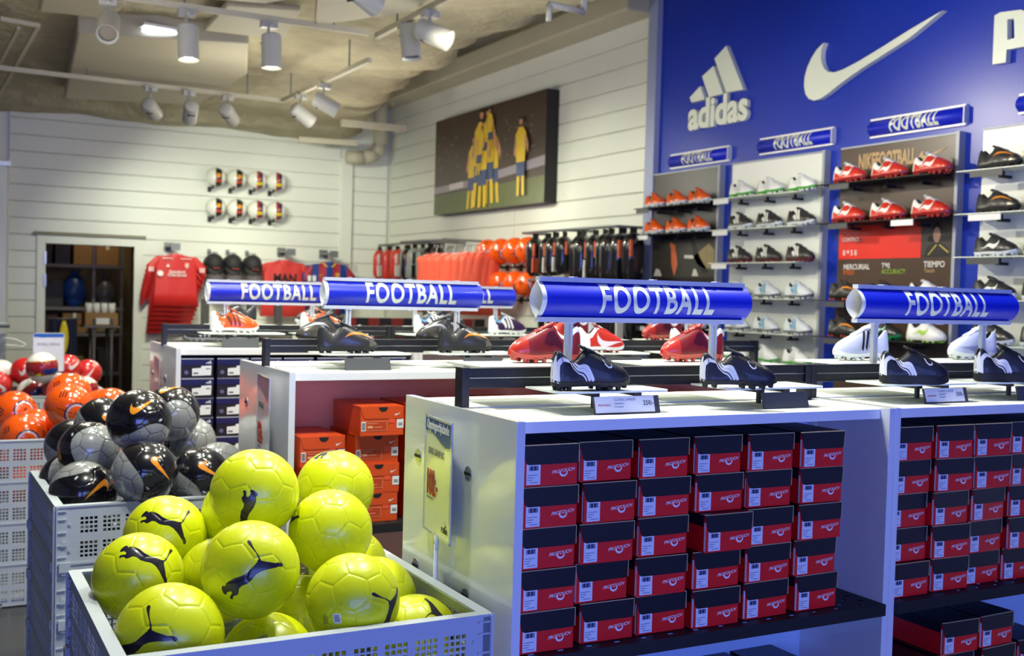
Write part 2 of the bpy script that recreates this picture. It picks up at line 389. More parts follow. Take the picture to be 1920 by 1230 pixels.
for x, lab in ((1.28, 'leftmost'), (1.50, 'second'),):
    o = thing('pole', 'grey metal pole leaning in the doorway, %s of the two' % lab, 'pole', (x, 13.3, 0))
    ob('pole_tube', MB().cyl((0, 0, 0), (0.02, .1, 1.1), .02, 10), STEEL, o, True); ob('pole_cap', MB().cyl((.02, .1, 1.1), (.02, .1, 1.13), .028, 10), SILV, o, True)
o = thing('beach_racket', 'yellow oblong paddle hanging on navy cloth in the doorway', 'paddle', (1.40, 13.25, .72))
ob('paddle_blade', MB().loft([[(.05*math.sin(PI*min(.97, max(.03, f)))**.5*math.cos(a), .012*math.sin(a), .38*f) for a in np.linspace(0, 2*PI, 12, endpoint=False)] for f in np.linspace(0, 1, 9)]), mat('yellow_plastic', (228, 205, 30), .4), o, True)
ob('paddle_grip', MB().cyl((0, 0, -.12), (0, 0, .01), .014, 8), BLKM, o, True)
o = thing('navy_cloth', 'navy cloth hanging behind the yellow paddle in the doorway', 'cloth', (1.40, 13.32, 0))
ob('cloth_sheet', MB().loft([[(x, .02*math.sin(x*40+z*2)+(.0), z) for x in np.linspace(-.15, .15, 14)] for z in np.linspace(.3, 1.12, 8)], close=False), mat('navy_cloth', (18, 24, 52), .8), o, True)
ob('cloth_bar', MB().cyl((-.17, 0, 1.12), (.17, 0, 1.12), .012, 8), STEEL, o, True)
o = thing('carton', 'tall brown carton with orange stripe against the right side of the storeroom', 'box', group='cartons in the storeroom')
ob('carton_body', MB().box(2.36, 2.6, 14.0, 14.5, 0, 2.3), mat('brown_tall_carton', (112, 84, 50), .7), o)
ob('carton_stripe', MB().box(2.35, 2.36, 14.1, 14.2, .2, 2.2).box(2.38, 2.44, 13.99, 14.0, .2, 2.2), mat('orange_stripe', (196, 84, 30), .6), o)

# ------------------------------------------------------------------ ceiling fixtures
def track(name, label, a, b, r=.018, susp=(), cat='track'):
    t = thing(name, label, cat)
    a = Vector(a); b = Vector(b)
    d = (b-a).normalized(); q = Vector((-d.y, d.x, 0)).normalized()*r
    v = [a+q+Vector((0, 0, r)), a-q+Vector((0, 0, r)), a-q-Vector((0, 0, r)), a+q-Vector((0, 0, r)),
         b+q+Vector((0, 0, r)), b-q+Vector((0, 0, r)), b-q-Vector((0, 0, r)), b+q-Vector((0, 0, r))]
    ob('track_bar', MB().add(v, [(0, 1, 2, 3), (7, 6, 5, 4), (0, 4, 5, 1), (1, 5, 6, 2), (2, 6, 7, 3), (3, 7, 4, 0)]), CREAM, t)
    for f in susp:
        p = a.lerp(b, f); ob('hanger_rod', MB().cyl(p, (p.x, p.y, 3.46), .006, 6), MGREY, t)
    return t
track('lighting_track', 'white lighting track across the upper left carrying two lit spotlights', (.2, 6.85, 3.22), (2.55, 6.85, 3.22), susp=(.1, .5, .9))
track('lighting_track', 'white lighting track running toward the viewer at the top centre', (2.63, 6.9, 3.22), (2.63, 3.4, 3.22), susp=(.1, .5))
track('lighting_track', 'long white lighting track in front of the back wall', (-.5, 9.62, 3.22), (2.85, 9.78, 3.22), susp=(.2, .5, .9))
track('lighting_track', 'short slanting white lighting track left of the picture wall', (2.84, 9.75, 3.22), (2.86, 7.65, 3.22), susp=(.1, .8))
track('cable_conduit', 'thin white conduit frame at the upper left corner, outer', at(0, 35, Z=3.32), at(72, 48, Z=3.32), .014, cat='conduit')
track('cable_conduit', 'thin white conduit slanting down at the upper left corner', at(72, 48, Z=3.32), at(0, 175, Z=3.32), .014, cat='conduit')
track('cable_conduit', 'thin white conduit slanting inside the upper left corner frame', at(35, 52, Z=3.32), at(-5, 128, Z=3.32), .012, cat='conduit')
track('ceiling_pipe', 'white pipe end crossing in front of the picture wall corner', at(640, 230, Z=3.28), at(760, 242, Z=3.28), .032, cat='pipe')
track('ceiling_pipe', 'lower white pipe with elbow in the far ceiling corner', at(560, 262, Z=3.22), at(670, 269, Z=3.22), .03, cat='pipe')
p = at(735, 245, X=4.6); track('cable_conduit', 'thin white hanging conduit above the picture', p, (p.x+.001, p.y, ZC), .01, cat='conduit')
t = thing('drain_pipe', 'vertical cream drain pipe bending in the far right ceiling corner', 'pipe')
p = at(712, 300, Y=12.6)
ob('pipe_run', MB().cyl((p.x, 12.6, 3.30), (p.x, 12.6, 4.2), .085, 16), CREAM, t, True)
ob('pipe_elbow', MB().tube([(p.x, 12.6, 3.32), (p.x-.05, 12.6, 3.18), (p.x-.20, 12.62, 3.13), (p.x-.40, 12.66, 3.12)], .08, 14), CREAM, t, True)
t = thing('ceiling_bracket', 'white angular bracket pipe by the beam at top centre right', 'bracket')
a = at(1030, 8, Z=3.3); b = at(1095, 22, Z=3.3)
ob('bracket_bar', MB().tube([a, b, (b.x, b.y, 3.6)], .022, 8).cyl(a, (a.x, a.y, 3.2), .02, 8), SPOTM, t, True)
t = thing('fluorescent_light', 'bluish twin fluorescent batten beside the second spotlight', 'light')
a = at(270, 58, Z=3.33); b = at(336, 69, Z=3.33)
ob('batten', MB().box(-.02, (b-a).length+.02, -.06, .06, .03, .05), WHITE, t); 
for dy in (-.03, .03): ob('tube', MB().cyl((0, dy, .012), ((b-a).length, dy, .012), .014, 8), TUBE, t)
t.location = a; t.rotation_euler = (0, 0, math.atan2(b.y-a.y, b.x-a.x))

def spotlight(px, py, pl, tgt, label, lit=True, e=60, ang=55, col=WARM):
    c = at(px, py, **pl); drop = 3.17-c.z
    t = thing('spotlight', label, 'spotlight', c, group='ceiling spotlights')
    d = (Vector(tgt)-c).normalized(); q = d.to_track_quat('-Z', 'Y').to_matrix().to_4x4()
    m = MB().cyl((0, 0, .10), (0, 0, -.10), .062, 24, cap=False).cyl((0, 0, .10), (0, 0, .112), .062, 24, r2=.05).cyl((0, 0, -.10), (0, 0, -.085), .062, 24, r2=.05, cap=False)
    ob('lamp_housing', m, SPOTM, t, True, mtx=q)
    ob('vent_slot', MB().box(-.03, .03, -.066, -.058, .052, .060), BLKM, t, mtx=q)
    ob('reflector', MB().cyl((0, 0, -.07), (0, 0, -.072), .052, 24), LAMP if lit else mat('unlit_lens', (120, 118, 108), .2), t, mtx=q)
    ob('yoke', MB().tube([(0, 0, .03), (0, .075, .08), (0, .075, drop+.0)], .009, 8).cyl((0, 0, drop), (0, .09, drop), .012, 8), SPOTM, t, True)
    ob('track_adapter', MB().box(-.05, .05, .04, .10, drop-.01, drop+.03), SPOTM, t)
    if e:
        o = light('spotlight_beam', 'SPOT', c+d*.12, e, col, .045, target=tgt, angle=ang, blend=.8)
    return t
spotlight(203, 50, dict(Y=6.78), (.2, 3, 0), 'unlit spotlight at the upper left, first on the front track', False, 0)
spotlight(353, 82, dict(Y=6.78), (1.44, 6.5, 0), 'lit spotlight facing down above the door side, left of the two glowing ones', True, 45)
spotlight(509, 98, dict(Y=6.78), (1.95, 6.7, 0), 'lit spotlight facing down, right of the two glowing ones', True, 45)
spotlight(770, 80, dict(X=2.63), (2.8, 5.9, 0), 'unlit grey spotlight hanging left of the glowing tilted one at top centre', False, 40)
spotlight(815, 65, dict(X=2.63), (4.75, 3.9, 1.75), 'glowing spotlight tilted right at the top centre', True, 95, 70)
spotlight(285, 205, dict(Y=9.60), (3.4, YB, 2.0), 'small far spotlight facing the back wall, leftmost on the long track', False, 135, 60, GREENISH)
spotlight(357, 212, dict(Y=9.62), (2.4, YB, 1.4), 'small far spotlight facing the back wall, middle of the long track', True, 105, 60, GREENISH)
spotlight(430, 215, dict(Y=9.65), (4.6, YB, 1.6), 'small far spotlight facing the back wall, rightmost on the long track', False, 110, 62, GREENISH)
spotlight(568, 216, dict(X=2.845), (5.1, 9.5, 1.6), 'far grey spotlight tilted right, lower of the slanting track pair', True, 68, 75, GREENISH)
spotlight(612, 196, dict(X=2.85), (5.1, 8.0, 1.9), 'far grey spotlight tilted right, upper of the slanting track pair', True, 68, 75, GREENISH)
track('lighting_track', 'white lighting track just above the top edge holding the cut-off lamp', (1.5, 5.5, 3.22), (2.62, 5.5, 3.22), susp=(.5,))
spotlight(680, -8, dict(Y=5.43), (5.1, 6.5, 1.8), 'grey spotlight cut off by the top edge at the centre', False, 75, 70)
# assumed extra spotlight beams, unseen, no fixtures built
for (x, y, tg, e) in ((2.63, 4.2, (5.1, 4.5, 2.6), 70), (2.63, 3.5, (5.1, 2.6, 2.0), 30), (.6, 6.85, (.6, 8.2, .8), 60), (1.6, 5.0, (1.5, 5.3, 1.2), 40)):
    light('spotlight_beam', 'SPOT', (x, y, 3.0), e, WARM, .045, target=tg, angle=70, blend=.8)

# ------------------------------------------------------------------ picture on the right wall
def quadpic():
    y0, y1, z0, z1 = 11.27, 8.80, 2.39, 3.425; X = 5.02
    t = thing('picture', 'large unframed photograph of yellow-shirted players celebrating on the white plank wall', 'picture')
    ob('canvas', MB().box(X, XR, y1, y0, z0, z1), mat('picture_black_side', (34, 28, 26), .5), t)
    W = y0-y1; Hh = z1-z0
    def P(u, v, k=0): return (X-.002-.0012*k, y0-u*W, z0+v*Hh)
    mats = [mat('print_night_brown', (72, 56, 46), .35, var=.35, scale=3), mat('print_pitch_green', (92, 100, 52), .35, var=.2), mat('print_board_lilac', (150, 140, 150), .35),
            mat('print_yellow', (226, 190, 44), .35, var=.15), mat('print_skin', (196, 142, 100), .35, var=.1), mat('print_shorts_blue', (62, 78, 120), .35, var=.2), mat('print_dark', (44, 34, 30), .35), mat('print_white_board', (205, 196, 190), .35)]
    mb = MB()
    cnt = [0]
    def poly(pts, m, k):
        cnt[0] += 1; c_ = cnt[0]*.35
        mb.prism(pts, lambda a, b, s: P(a, b, c_+s), 0, .2, m)
    poly([(0, 0), (1, 0), (1, 1), (0, 1)], 0, 0)
    poly([(0, 0), (1, 0), (1, .24), (0, .20)], 1, 1); poly([(0, .22), (.35, .24), (.35, .31), (0, .29)], 2, 1); poly([(.35, .24), (1, .33), (1, .42), (.35, .31)], 2, 1)
    poly([(.16, .24), (.30, .25), (.30, .31), (.16, .30)], 7, 2)
    def fig(x, z, s, lean=0, m=3):
        f = lambda pts: [(x+(a+lean*b)*s, z+b*s*2.3) for a, b in pts]
        poly(f([(-.055, 0), (-.02, 0), (-.012, .14), (.012, .14), (.02, 0), (.055, 0), (.05, .17), (-.05, .17)]), m, 3)       # socks and legs
        poly(f([(-.055, .14), (.055, .14), (.06, .25), (-.06, .25)]), 5, 4)
        poly(f([(-.06, .24), (.06, .24), (.075, .44), (.03, .49), (-.03, .49), (-.075, .44)]), m, 5)
        poly(f([(-.075, .44), (-.10, .30), (-.075, .28), (-.055, .38)]), 4, 5); poly(f([(.075, .44), (.11, .36), (.10, .29), (.055, .38)]), 4, 5)
        poly([(x+lean*.53*s+.024*s*math.cos(a), z+(.53+.026*math.sin(a))*s*2.3) for a in np.linspace(0, 2*PI, 10, endpoint=False)], 4, 6)
        poly([(x+lean*.55*s+.026*s*math.cos(a), z+(.555+.014*math.sin(a))*s*2.3) for a in np.linspace(0, 2*PI, 8, endpoint=False)], 6, 7)
    fig(.60, .05, .60, -.10); fig(.37, .02, .56, .10); fig(.55, .05, .72, -.06); fig(.44, .03, .74, .08); fig(.49, .02, .66, .0)
    fig(.50, .46, .34, .14); fig(.56, .56, .32, -.05); fig(.45, .34, .36, .2)
    fig(.83, .08, .56, -.02)
    r2 = random.Random(2)
    for _ in range(60):
        u = r2.uniform(.05, .95); v = r2.uniform(.45, .8); poly([(u, v), (u+.006, v), (u+.006, v+.014), (u, v+.014)], 4 if _ % 2 else 2, 1) if not .33 < u < .66 else None
    link('print', mb.mesh('print', mats), t)
quadpic()

# ------------------------------------------------------------------ brand emblems on the blue wall
def wallpts(pts, X=5.08): return [(p.y, p.z) for p in (at(a, b, X=X) for a, b in pts)]
XS = lambda a, b, t: (t, a, b)
def crop(pts, k=2.6667, ox=1200, oy=0): return [(ox+a/k, oy+b/k) for a, b in pts]
t = thing('wall_emblem', 'white three-bar emblem with lowercase lettering on the blue wall', 'logo')
for q in ([(430, 228), (371, 293), (430, 462), (516, 448)], [(365, 330), (309, 382), (343, 486), (414, 468)], [(299, 431), (247, 488), (256, 512), (322, 497)]):
    ob('emblem_bar', MB().prism(wallpts(crop(q)), XS, 5.082, 5.118), LOGOW, t)
pl = at(1276, 225, X=5.08); pr = at(1417, 195, X=5.08)
letters('adidas', LOGOW, t, SIDE(((5.10), (pl.y+pr.y)/2, 2.905), .295, .93), off=.035, depth=.05)
t = thing('wall_emblem', 'large white curved tick emblem on the blue wall', 'logo')
sw = [(1515, 52), (1440, 115), (1350, 188), (1220, 272), (1100, 348), (1030, 398), (985, 432), (935, 472), (900, 495), (870, 503), (845, 495), (828, 470), (821, 430), (824, 385), (838, 335), (858, 290), (885, 248), (920, 213), (908, 250), (905, 285), (910, 318), (922, 345), (942, 360), (972, 362), (1015, 348), (1100, 303), (1220, 230), (1350, 148), (1440, 95)]
ob('emblem_plate', MB().prism(wallpts(crop(sw)), XS, 5.078, 5.118), LOGOW, t)
t = thing('wall_emblem', 'white bold letter emblem cut off at the top right edge of the blue wall', 'logo')
o = [(1772, 78), (1800, 62), (1905, 48), (1930, 60), (1945, 90), (1945, 200), (1925, 232), (1832, 248), (1828, 312), (1762, 322)]
hole = [(1836, 98), (1870, 92), (1872, 190), (1836, 200)]
mb = MB().prism(wallpts(crop(o[:2]+[(1836, 57), (1836, 98), (1836, 200), (1832, 248), (1828, 312), (1762, 322)])), XS, 5.08, 5.118)
mb.prism(wallpts(crop([(1836, 57), (1905, 48), (1930, 60), (1945, 90), (1870, 92), (1836, 98)])), XS, 5.08, 5.118)
mb.prism(wallpts(crop([(1870, 92), (1945, 90), (1945, 200), (1872, 190)])), XS, 5.08, 5.118)
mb.prism(wallpts(crop([(1836, 200), (1872, 190), (1945, 200), (1925, 232), (1832, 248)])), XS, 5.08, 5.118)
ob('emblem_letter', mb, LOGOW, t)
letters('UMA', LOGOW, t, SIDE((5.10, 3.05, 2.99), .36, 1), off=.06, depth=.03)

# ------------------------------------------------------------------ FOOTBALL signs
def bend_text(scale, sx, cx, cz, fn, off_=.028):
    me = text_mesh('FOOTBALL', LOGOW, off_, .0).copy()
    bm = bmesh.new(); bm.from_mesh(me)
    for z in np.linspace(-.5, .5, 17):
        bmesh.ops.bisect_plane(bm, geom=bm.verts[:]+bm.edges[:]+bm.faces[:], plane_co=(0, z, 0), plane_no=(0, 1, 0))
    for v in bm.verts:
        x, y = v.co.x*scale*sx, v.co.y*scale
        v.co = fn(cx+x, cz+y)
    bm.to_mesh(me); bm.free()
    return me
SH, SD = .050, .036     # half height and half depth of the lens-shaped tube
def lens(z): return SD*(1-(z/SH)**2)
_sign = {}
def sign_stand(x0, x1, y, zc, label, posts=(.13, .83), post_len=.13):
    L = round(x1-x0, 3)
    t = thing('category_sign', label, 'sign', ((x0+x1)/2, y, zc), group='blue hanging category signs')
    if L not in _sign:
        n = 12; zs = np.linspace(-SH, SH, n)
        ring = lambda x, k: [(x, -lens(z)*k, z) for z in zs]+[(x, lens(z)*k, z) for z in zs[::-1][1:-1]]
        outer = MB().loft([ring(-L/2+.012, 1), ring(L/2-.004, 1)], cap=False)
        inner = MB().loft([ring(-L/2, .93), ring(L/2-.006, .93)], cap=False)
        endr = MB().loft([ring(-L/2, 1.02), ring(-L/2+.014, 1.02)], cap=False)
        prof = MB()
        for s in (-1, 1):
            prof.box(-L/2+.003, L/2-.015, -.012, .012, s*(SH-.002), s*(SH+.011))
            for xx in (-L*.34, 0.02, L*.34): prof.box(xx-.006, xx+.006, -.013, .013, s*(SH+.011), s*(SH+.0135))
        txt = bend_text(.108, .66, L*.03, .001, lambda a, b: (a, -lens(b)-.0012, b))
        _sign[L] = [('sign_tube', outer.mesh('sign_tube', DBLUE, True)), ('inner_tube', inner.mesh('inner_tube', WHITE, True)), ('end_ring', endr.mesh('end_ring', WHITE, True)),
                    ('edge_profile', prof.mesh('edge_profile', CLEAR)), ('lettering', txt)]
    for nme, me in _sign[L]: link(nme, me, t)
    for f in posts:
        px = -L/2+L*f
        ob('post', MB().box(px-.010, px-.003, -.007, .007, -SH-.011-post_len, -SH-.011).box(px+.003, px+.010, -.007, .007, -SH-.011-post_len, -SH-.011).box(px-.012, px+.012, -.010, .010, -SH-.016, -SH-.0), CLEAR, t)
    return t
sign_stand(1.452, 2.172, 2.575, 1.535, 'blue category sign above the two black studded boots on the nearest unit', (.145, .835))
sign_stand(2.615, 3.365, 2.575, 1.545, 'blue category sign at far right above the black turf shoes', (.125, .81))
sign_stand(1.363, 2.045, 4.10, 1.53, 'blue category sign on the second unit above black boots with orange tick', (.155, .845))
sign_stand(2.47, 3.27, 4.12, 1.53, 'blue category sign of the second unit hidden behind the nearest sign', (.17, .83))
sign_stand(1.245, 1.93, 5.56, 1.515, 'blue category sign at left above the orange and white boots on the third unit', (.145, .80), .12)
sign_stand(2.25, 2.99, 5.56, 1.52, 'blue category sign on the third unit, mostly hidden, last letters showing', (.17, .84), .12)
def wall_sign(ya, yb, z0, z1, label):
    L = ya-yb; zc = (z0+z1)/2; h = (z1-z0)/2
    t = thing('category_sign', label, 'sign', (5.12, (ya+yb)/2, zc), group='flat blue category signs on the wall')
    n = 9; zs = np.linspace(-h, h, n)
    lz = lambda z: .035*(1-(z/h)**2)+.01
    ob('sign_face', MB().loft([[(-lz(z), s*L/2, z) for z in zs]+[(0, s*L/2, h), (0, s*L/2, -h)] for s in (-1, 1)]), DBLUE, t, True)
    for s in (-1, 1): ob('edge_profile', MB().box(-.018, 0, -L/2, L/2, s*h, s*(h+.012)), WHITE, t)
    ob('end_cap', MB().box(-.04, 0, -L/2-.008, -L/2, -h, h), CLEAR, t)
    me = bend_text(.108, .60, 0, 0, lambda a, b: (-lz(b)-.003, -a, b), .04); link('lettering', me, t)
    return t
wall_sign(6.99, 6.28, 2.55, 2.64, 'blue category sign on the blue wall above the black panel of orange boots')
wall_sign(5.955, 5.255, 2.558, 2.65, 'blue category sign on the blue wall above the white panel of boots')
wall_sign(4.945, 4.245, 2.562, 2.655, 'blue category sign on the blue wall above the brown panel of red boots')
wall_sign(3.91, 3.2, 2.575, 2.66, 'blue category sign on the blue wall cut off by the right edge')

# ------------------------------------------------------------------ boots
def interp(xs, ys):
    """smooth (Hermite) profile"""
    xs = np.array(xs, float); ys = np.array(ys, float); m = np.gradient(ys, xs)
    def f(x):
        x = min(max(x, xs[0]), xs[-1]); i = min(max(np.searchsorted(xs, x)-1, 0), len(xs)-2)
        h = xs[i+1]-xs[i]; t = (x-xs[i])/h
        return float((2*t**3-3*t*t+1)*ys[i]+(t**3-2*t*t+t)*h*m[i]+(-2*t**3+3*t*t)*ys[i+1]+(t**3-t*t)*h*m[i+1])
    return f
WF = interp([0, .02, .06, .15, .28, .42, .58, .70, .82, .92, .97, 1], [.035, .075, .105, .128, .122, .118, .142, .155, .146, .110, .070, .02])
ZB = interp([0, .05, .15, .35, .5, .7, .85, 1], [.065, .052, .05, .056, .055, .048, .055, .085])
ZT = interp([0, .03, .08, .14, .21, .29, .36, .42, .48, .58, .70, .81, .90, .96, 1], [.25, .31, .325, .285, .238, .245, .300, .335, .330, .300, .262, .226, .190, .145, .10])
def gu(u, s):
    op = 1-min(1, max(0, (s-.30)/.2))
    top = .56*op+.0*(1-op)
    c = math.cos(min(1, u)*PI/2)
    base = .90+.10*math.sin(min(1, u/.25)*PI/2)
    return base*((1-top)*(c**.75 if c > 0 else 0)+top*(1-.25*u)/(1))
def surf(s, u, side, off=0):
    z0, z1 = ZB(s), ZT(s)
    ang = u
    z = z0+(z1-z0)*(math.sin(ang*PI/2)**.95 if s > .42 else (ang*(1-min(1, max(0, (s-.3)/.12)))+math.sin(ang*PI/2)**.95*min(1, max(0, (s-.3)/.12))))
    y = WF(s)*gu(u, s)
    p = Vector((s, side*y, z))
    if off:
        e = .01
        a = surf(min(1, s+e), u, side)-surf(max(0, s-e), u, side); b = surf(s, min(1, u+e), side)-surf(s, max(0, u-e), side)
        n = a.cross(b); 
        if n.length > 1e-9:
            n.normalize()
            if n.y*side < 0: n = -n
            p = p+n*off
    return p
SS = [0, .012, .03, .06, .10, .15, .20, .25, .30, .35, .39, .42, .45, .49, .54, .60, .66, .72, .78, .84, .89, .93, .965, .985, 1]
UU = [0, .08, .2, .33, .46, .6, .72, .84, .93, 1]
def boot_upper(zone):
    mb = MB(); nr = None
    for s in SS:
        op = s < .405
        R1 = [surf(s, u, 1) for u in UU]; L1 = [surf(s, u, -1) for u in UU]
        if op:
            y = abs(R1[-1].y); zt = R1[-1].z
            fl = ZB(s)+.07
            xi = max(s, .045) if s < .06 else s
            ins = [(xi, y*.82, zt+.006), (xi, y*.66, zt-.02), (xi, y*.60, (zt+fl)/2), (xi, y*.45, fl)]
        else:
            zt = R1[-1].z; ins = [(s, abs(R1[-1].y)*f, zt+.002) for f in (.8, .6, .4, .2)]
        ring = [Vector((s, 0, ZB(s)))]+R1+[Vector(p) for p in ins]+[Vector((ins[-1][0], 0, ins[-1][2]))]+[Vector((p[0], -p[1], p[2])) for p in ins[::-1]]+L1[::-1]
        nr = len(ring); mb.v += [tuple(p) for p in ring]
    nU = len(UU)
    for i in range(len(SS)-1):
        for k in range(nr):
            a = i*nr+k; b = i*nr+(k+1) % nr
            mb.f.append((a, b, b+nr, a+nr))
            sm = (SS[i]+SS[i+1])/2
            kk = k if k <= nr//2 else nr-1-k          # 0 bottom .. top
            u = UU[min(kk, nU-1)-0] if kk < nU else 1
            inside = sm < .405 and kk > nU
            mb.m.append(1 if inside else zone(sm, (UU[max(0, min(kk-1, nU-1))]+UU[min(max(kk, 0), nU-1)])/2))
    for e in (0, len(SS)-1):
        mb.f.append(tuple(e*nr+k for k in range(nr))); mb.m.append(zone(0 if e == 0 else 1, .3))
    return mb
def strip(pts, n=18, off=.004, sides=(1, -1)):
    """ribbon on the side of the boot; pts = (s, u, half width) along its spine"""
    mb = MB(); P = np.array(pts, float); tt = np.linspace(0, len(P)-1, n)
    q = [[np.interp(t, range(len(P)), P[:, k]) for k in range(3)] for t in tt]
    for sd in sides:
        o = len(mb.v)
        for i, (s, u, wd) in enumerate(q):
            a = q[max(0, i-1)]; b = q[min(n-1, i+1)]
            dx, du = b[0]-a[0], (b[1]-a[1])*.25; l = math.hypot(dx, du) or 1
            nx, nu_ = -du/l, dx/l
            for sg in (1, 0, -1): mb.v.append(tuple(surf(min(1, max(0, s+sg*nx*wd)), min(1, max(0, u+sg*nu_*wd/.25)), sd, off)))
        for i in range(n-1):
            for j in (0, 1): mb.f.append((o+i*3+j, o+i*3+j+1, o+i*3+j+4, o+i*3+j+3)); mb.m.append(0)
    return mb
def merge(a, b, m=0):
    return a.add(b.v, b.f, m)
def sole_mesh(studs=True, thick=.0):
    mb = MB(); rings = []
    for s in SS:
        wv = max(.012, WF(s)*.93+.004); zb = ZB(s)-.022-thick; zt = ZB(s)+.020
        rings.append([(s, wv*.9, zb), (s, wv*1.03, zt), (s, wv*.9, zt+.004), (s, -wv*.9, zt+.004), (s, -wv*1.03, zt), (s, -wv*.9, zb)])
    mb.loft(rings)
    if studs:
        for s, y in ((.07, .06), (.07, -.06), (.19, .075), (.19, -.075), (.55, .10), (.55, -.10), (.68, .115), (.68, -.115), (.68, 0), (.81, .095), (.81, -.095), (.92, .035), (.92, -.035)):
            z = ZB(s)-.018; mb.cyl((s, y, z), (s, y, z-.036), .036, 10, 1, r2=.026)
    return mb
def lace_mesh():
    mb = MB()
    for i, s in enumerate((.40, .445, .49, .535, .58, .62)):
        f = 1-.06*i
        for sg in (1, -1):
            a = surf(s, .80, sg, .006); b = surf(s+.028, .80, -sg, .006); mdl = (a+b)/2; mdl.z = max(ZT(s+.014)+.010, mdl.z)
            mb.tube([a, mdl, b], .0075, 6)
    s = .385
    for sg in (1, -1):
        mb.tube([(s, 0, ZT(.4)+.018), (s-.01, sg*.05, ZT(.4)+.045), (s+.03, sg*.095, ZT(.4)+.02), (s+.03, sg*.03, ZT(.4)+.012)], .0065, 6)
    return mb
def tongue_mesh(h=.06):
    mb = MB(); rings = []
    for i, (s, dz, wd) in enumerate(((.56, .006, .045), (.48, .012, .055), (.42, .02, .062), (.375, .03+h*.3, .068), (.345, .035+h, .06), (.335, .035+h*1.15, .04))):
        z = ZT(max(.42, s))+dz if s < .42 else ZT(s)+dz
        rings.append([(s, wd, z-.012), (s, wd*.6, z+.004), (s, 0, z+.01), (s, -wd*.6, z+.004), (s, -wd, z-.012), (s+.02, 0, z-.012)])
    return mb.loft(rings)
SOLES = {}
KINDS = {}
def kind(name, upper, zone, mats, sole, stud, lace, tongue, marks, studs=True, thick=0, th=.012, tlen=1):
    up = boot_upper(zone).mesh('upper', mats, True)
    parts = [('upper', up, None), ('sole', sole_mesh(studs, thick).mesh('sole', [sole, stud], False), None),
             ('laces', lace_mesh().mesh('laces', lace, True), None), ('tongue', tongue_mesh(th).mesh('tongue', tongue, True), None)]
    for nme, sts, m in marks:
        nme = nme[:-1] if nme.endswith('stripes') else nme
        for st in sts:
            for sd in (1, -1): parts.append((nme, strip(st, sides=(sd,)).mesh(nme, m, True), None))
    KINDS[name] = (parts, (ZB(.2)-.018-.036) if studs else ZB(.2)-.022-thick)
def boot(kindname, x, y, z, rz, label, L=.28, group=None, hz=1.12, cat='football boot', small=False, name='football_boot'):
    """heel at x, y; soles rest on z; toe direction rz"""
    t = thing(name, label, cat, (x, y, z+.001), rz, group)
    parts, zb = KINDS[kindname]
    m = Matrix.Diagonal((L, L*1.04, L*hz, 1)); m.translation = (0, 0, -zb*L*hz)
    for nme, me, _ in parts: link(nme, me, t, mtx=m)
    return t
bk = mat('boot_black_leather', (26, 27, 32), .32, coat=.2, var=.1, bump=.25, bscale=260)
lin_ = mat('boot_lining_dark', (30, 32, 30), .8)
wh = mat('boot_white_leather', (228, 230, 228), .35, var=.02)
orr = mat('boot_orange', (232, 92, 24), .22, coat=.6, var=.04)
red = mat('boot_red_gloss', (196, 48, 34), .3, coat=.4, var=.05)
mar = mat('boot_dark_red', (132, 26, 32), .4, coat=.15, var=.06)
pur = mat('boot_deep_purple', (52, 30, 66), .3, coat=.4, var=.05)
nav = mat('boot_grey_white', (205, 212, 216), .4, var=.03)
grn = mat('boot_green', (70, 160, 50), .35)
lim = mat('boot_lime', (160, 205, 70), .35)
lbl = mat('boot_light_blue', (90, 150, 190), .4)
org2 = mat('tick_orange', (226, 140, 44), .3, var=.03)
char = mat('boot_charcoal', (44, 44, 44), .35, coat=.3, var=.06)
pewt = mat('boot_pewter', (140, 134, 116), .22, metal=.6, var=.05)
lil = mat('boot_lilac_white', (200, 205, 228), .4, var=.02)
three = [[(.32+.085*k, .88, .020), (.42+.085*k, .14, .022)] for k in range(3)]
threeR = [[(.28+.095*k, .80, .024), (.42+.095*k, .14, .026)] for k in range(3)]
curve3 = [[(.20+.030*k, .97, .006), (.235+.034*k, .72, (.005, .010, .012)[k]), (.31+.038*k, .40, (.006, .012, .013)[k]), (.40+.042*k, .04, (.006, .013, .014)[k])] for k in range(3)]
heelcurve = [[(.035, .02, .030), (.030, .35, .030), (.045, .62, .024), (.11, .82, .016), (.19, .96, .012)], [(.012, .3, .02), (.012, .75, .02), (.03, .93, .01)]]
tick = [[(.92, .40, .001), (.78, .30, .010), (.62, .17, .020), (.50, .12, .026), (.42, .24, .024), (.40, .42, .010), (.41, .55, .001)]]
tickB = [[(.22, .50, .001), (.34, .36, .011), (.46, .27, .020), (.56, .24, .026), (.64, .36, .024), (.66, .56, .012), (.64, .74, .001)]]
slash = [[(.43, .30, .001), (.55, .50, .014), (.70, .66, .018), (.84, .66, .010), (.92, .55, .001)]]
heelw = [[(.02, .95, .012), (.015, .5, .02), (.02, .1, .022)]]
dots = [[(.60, .66, .006), (.63, .50, .007), (.67, .44, .007), (.71, .50, .006), (.70, .60, .003)]]
quilt = [[(.56+.09*k, .92, .003), (.62+.09*k, .6, .004), (.60+.10*k, .3, .003)] for k in range(4)]
kind('black3', bk, lambda s, u: 2 if s < .03 and u < .7 else 0, [bk, lin_, wh], BLKM, BLKM, bk, bk,
     [('side_stripes', curve3, wh), ('heel_panel', heelcurve, wh), ('toe_emblem', dots, wh), ('heel_line', [[(.07, .95, .004), (.10, .75, .005), (.085, .3, .005), (.075, .1, .004)]], mat('boot_navy_line', (50, 60, 100), .4)), ('stitching', quilt, mat('boot_black_ridge', (48, 50, 58), .3))])
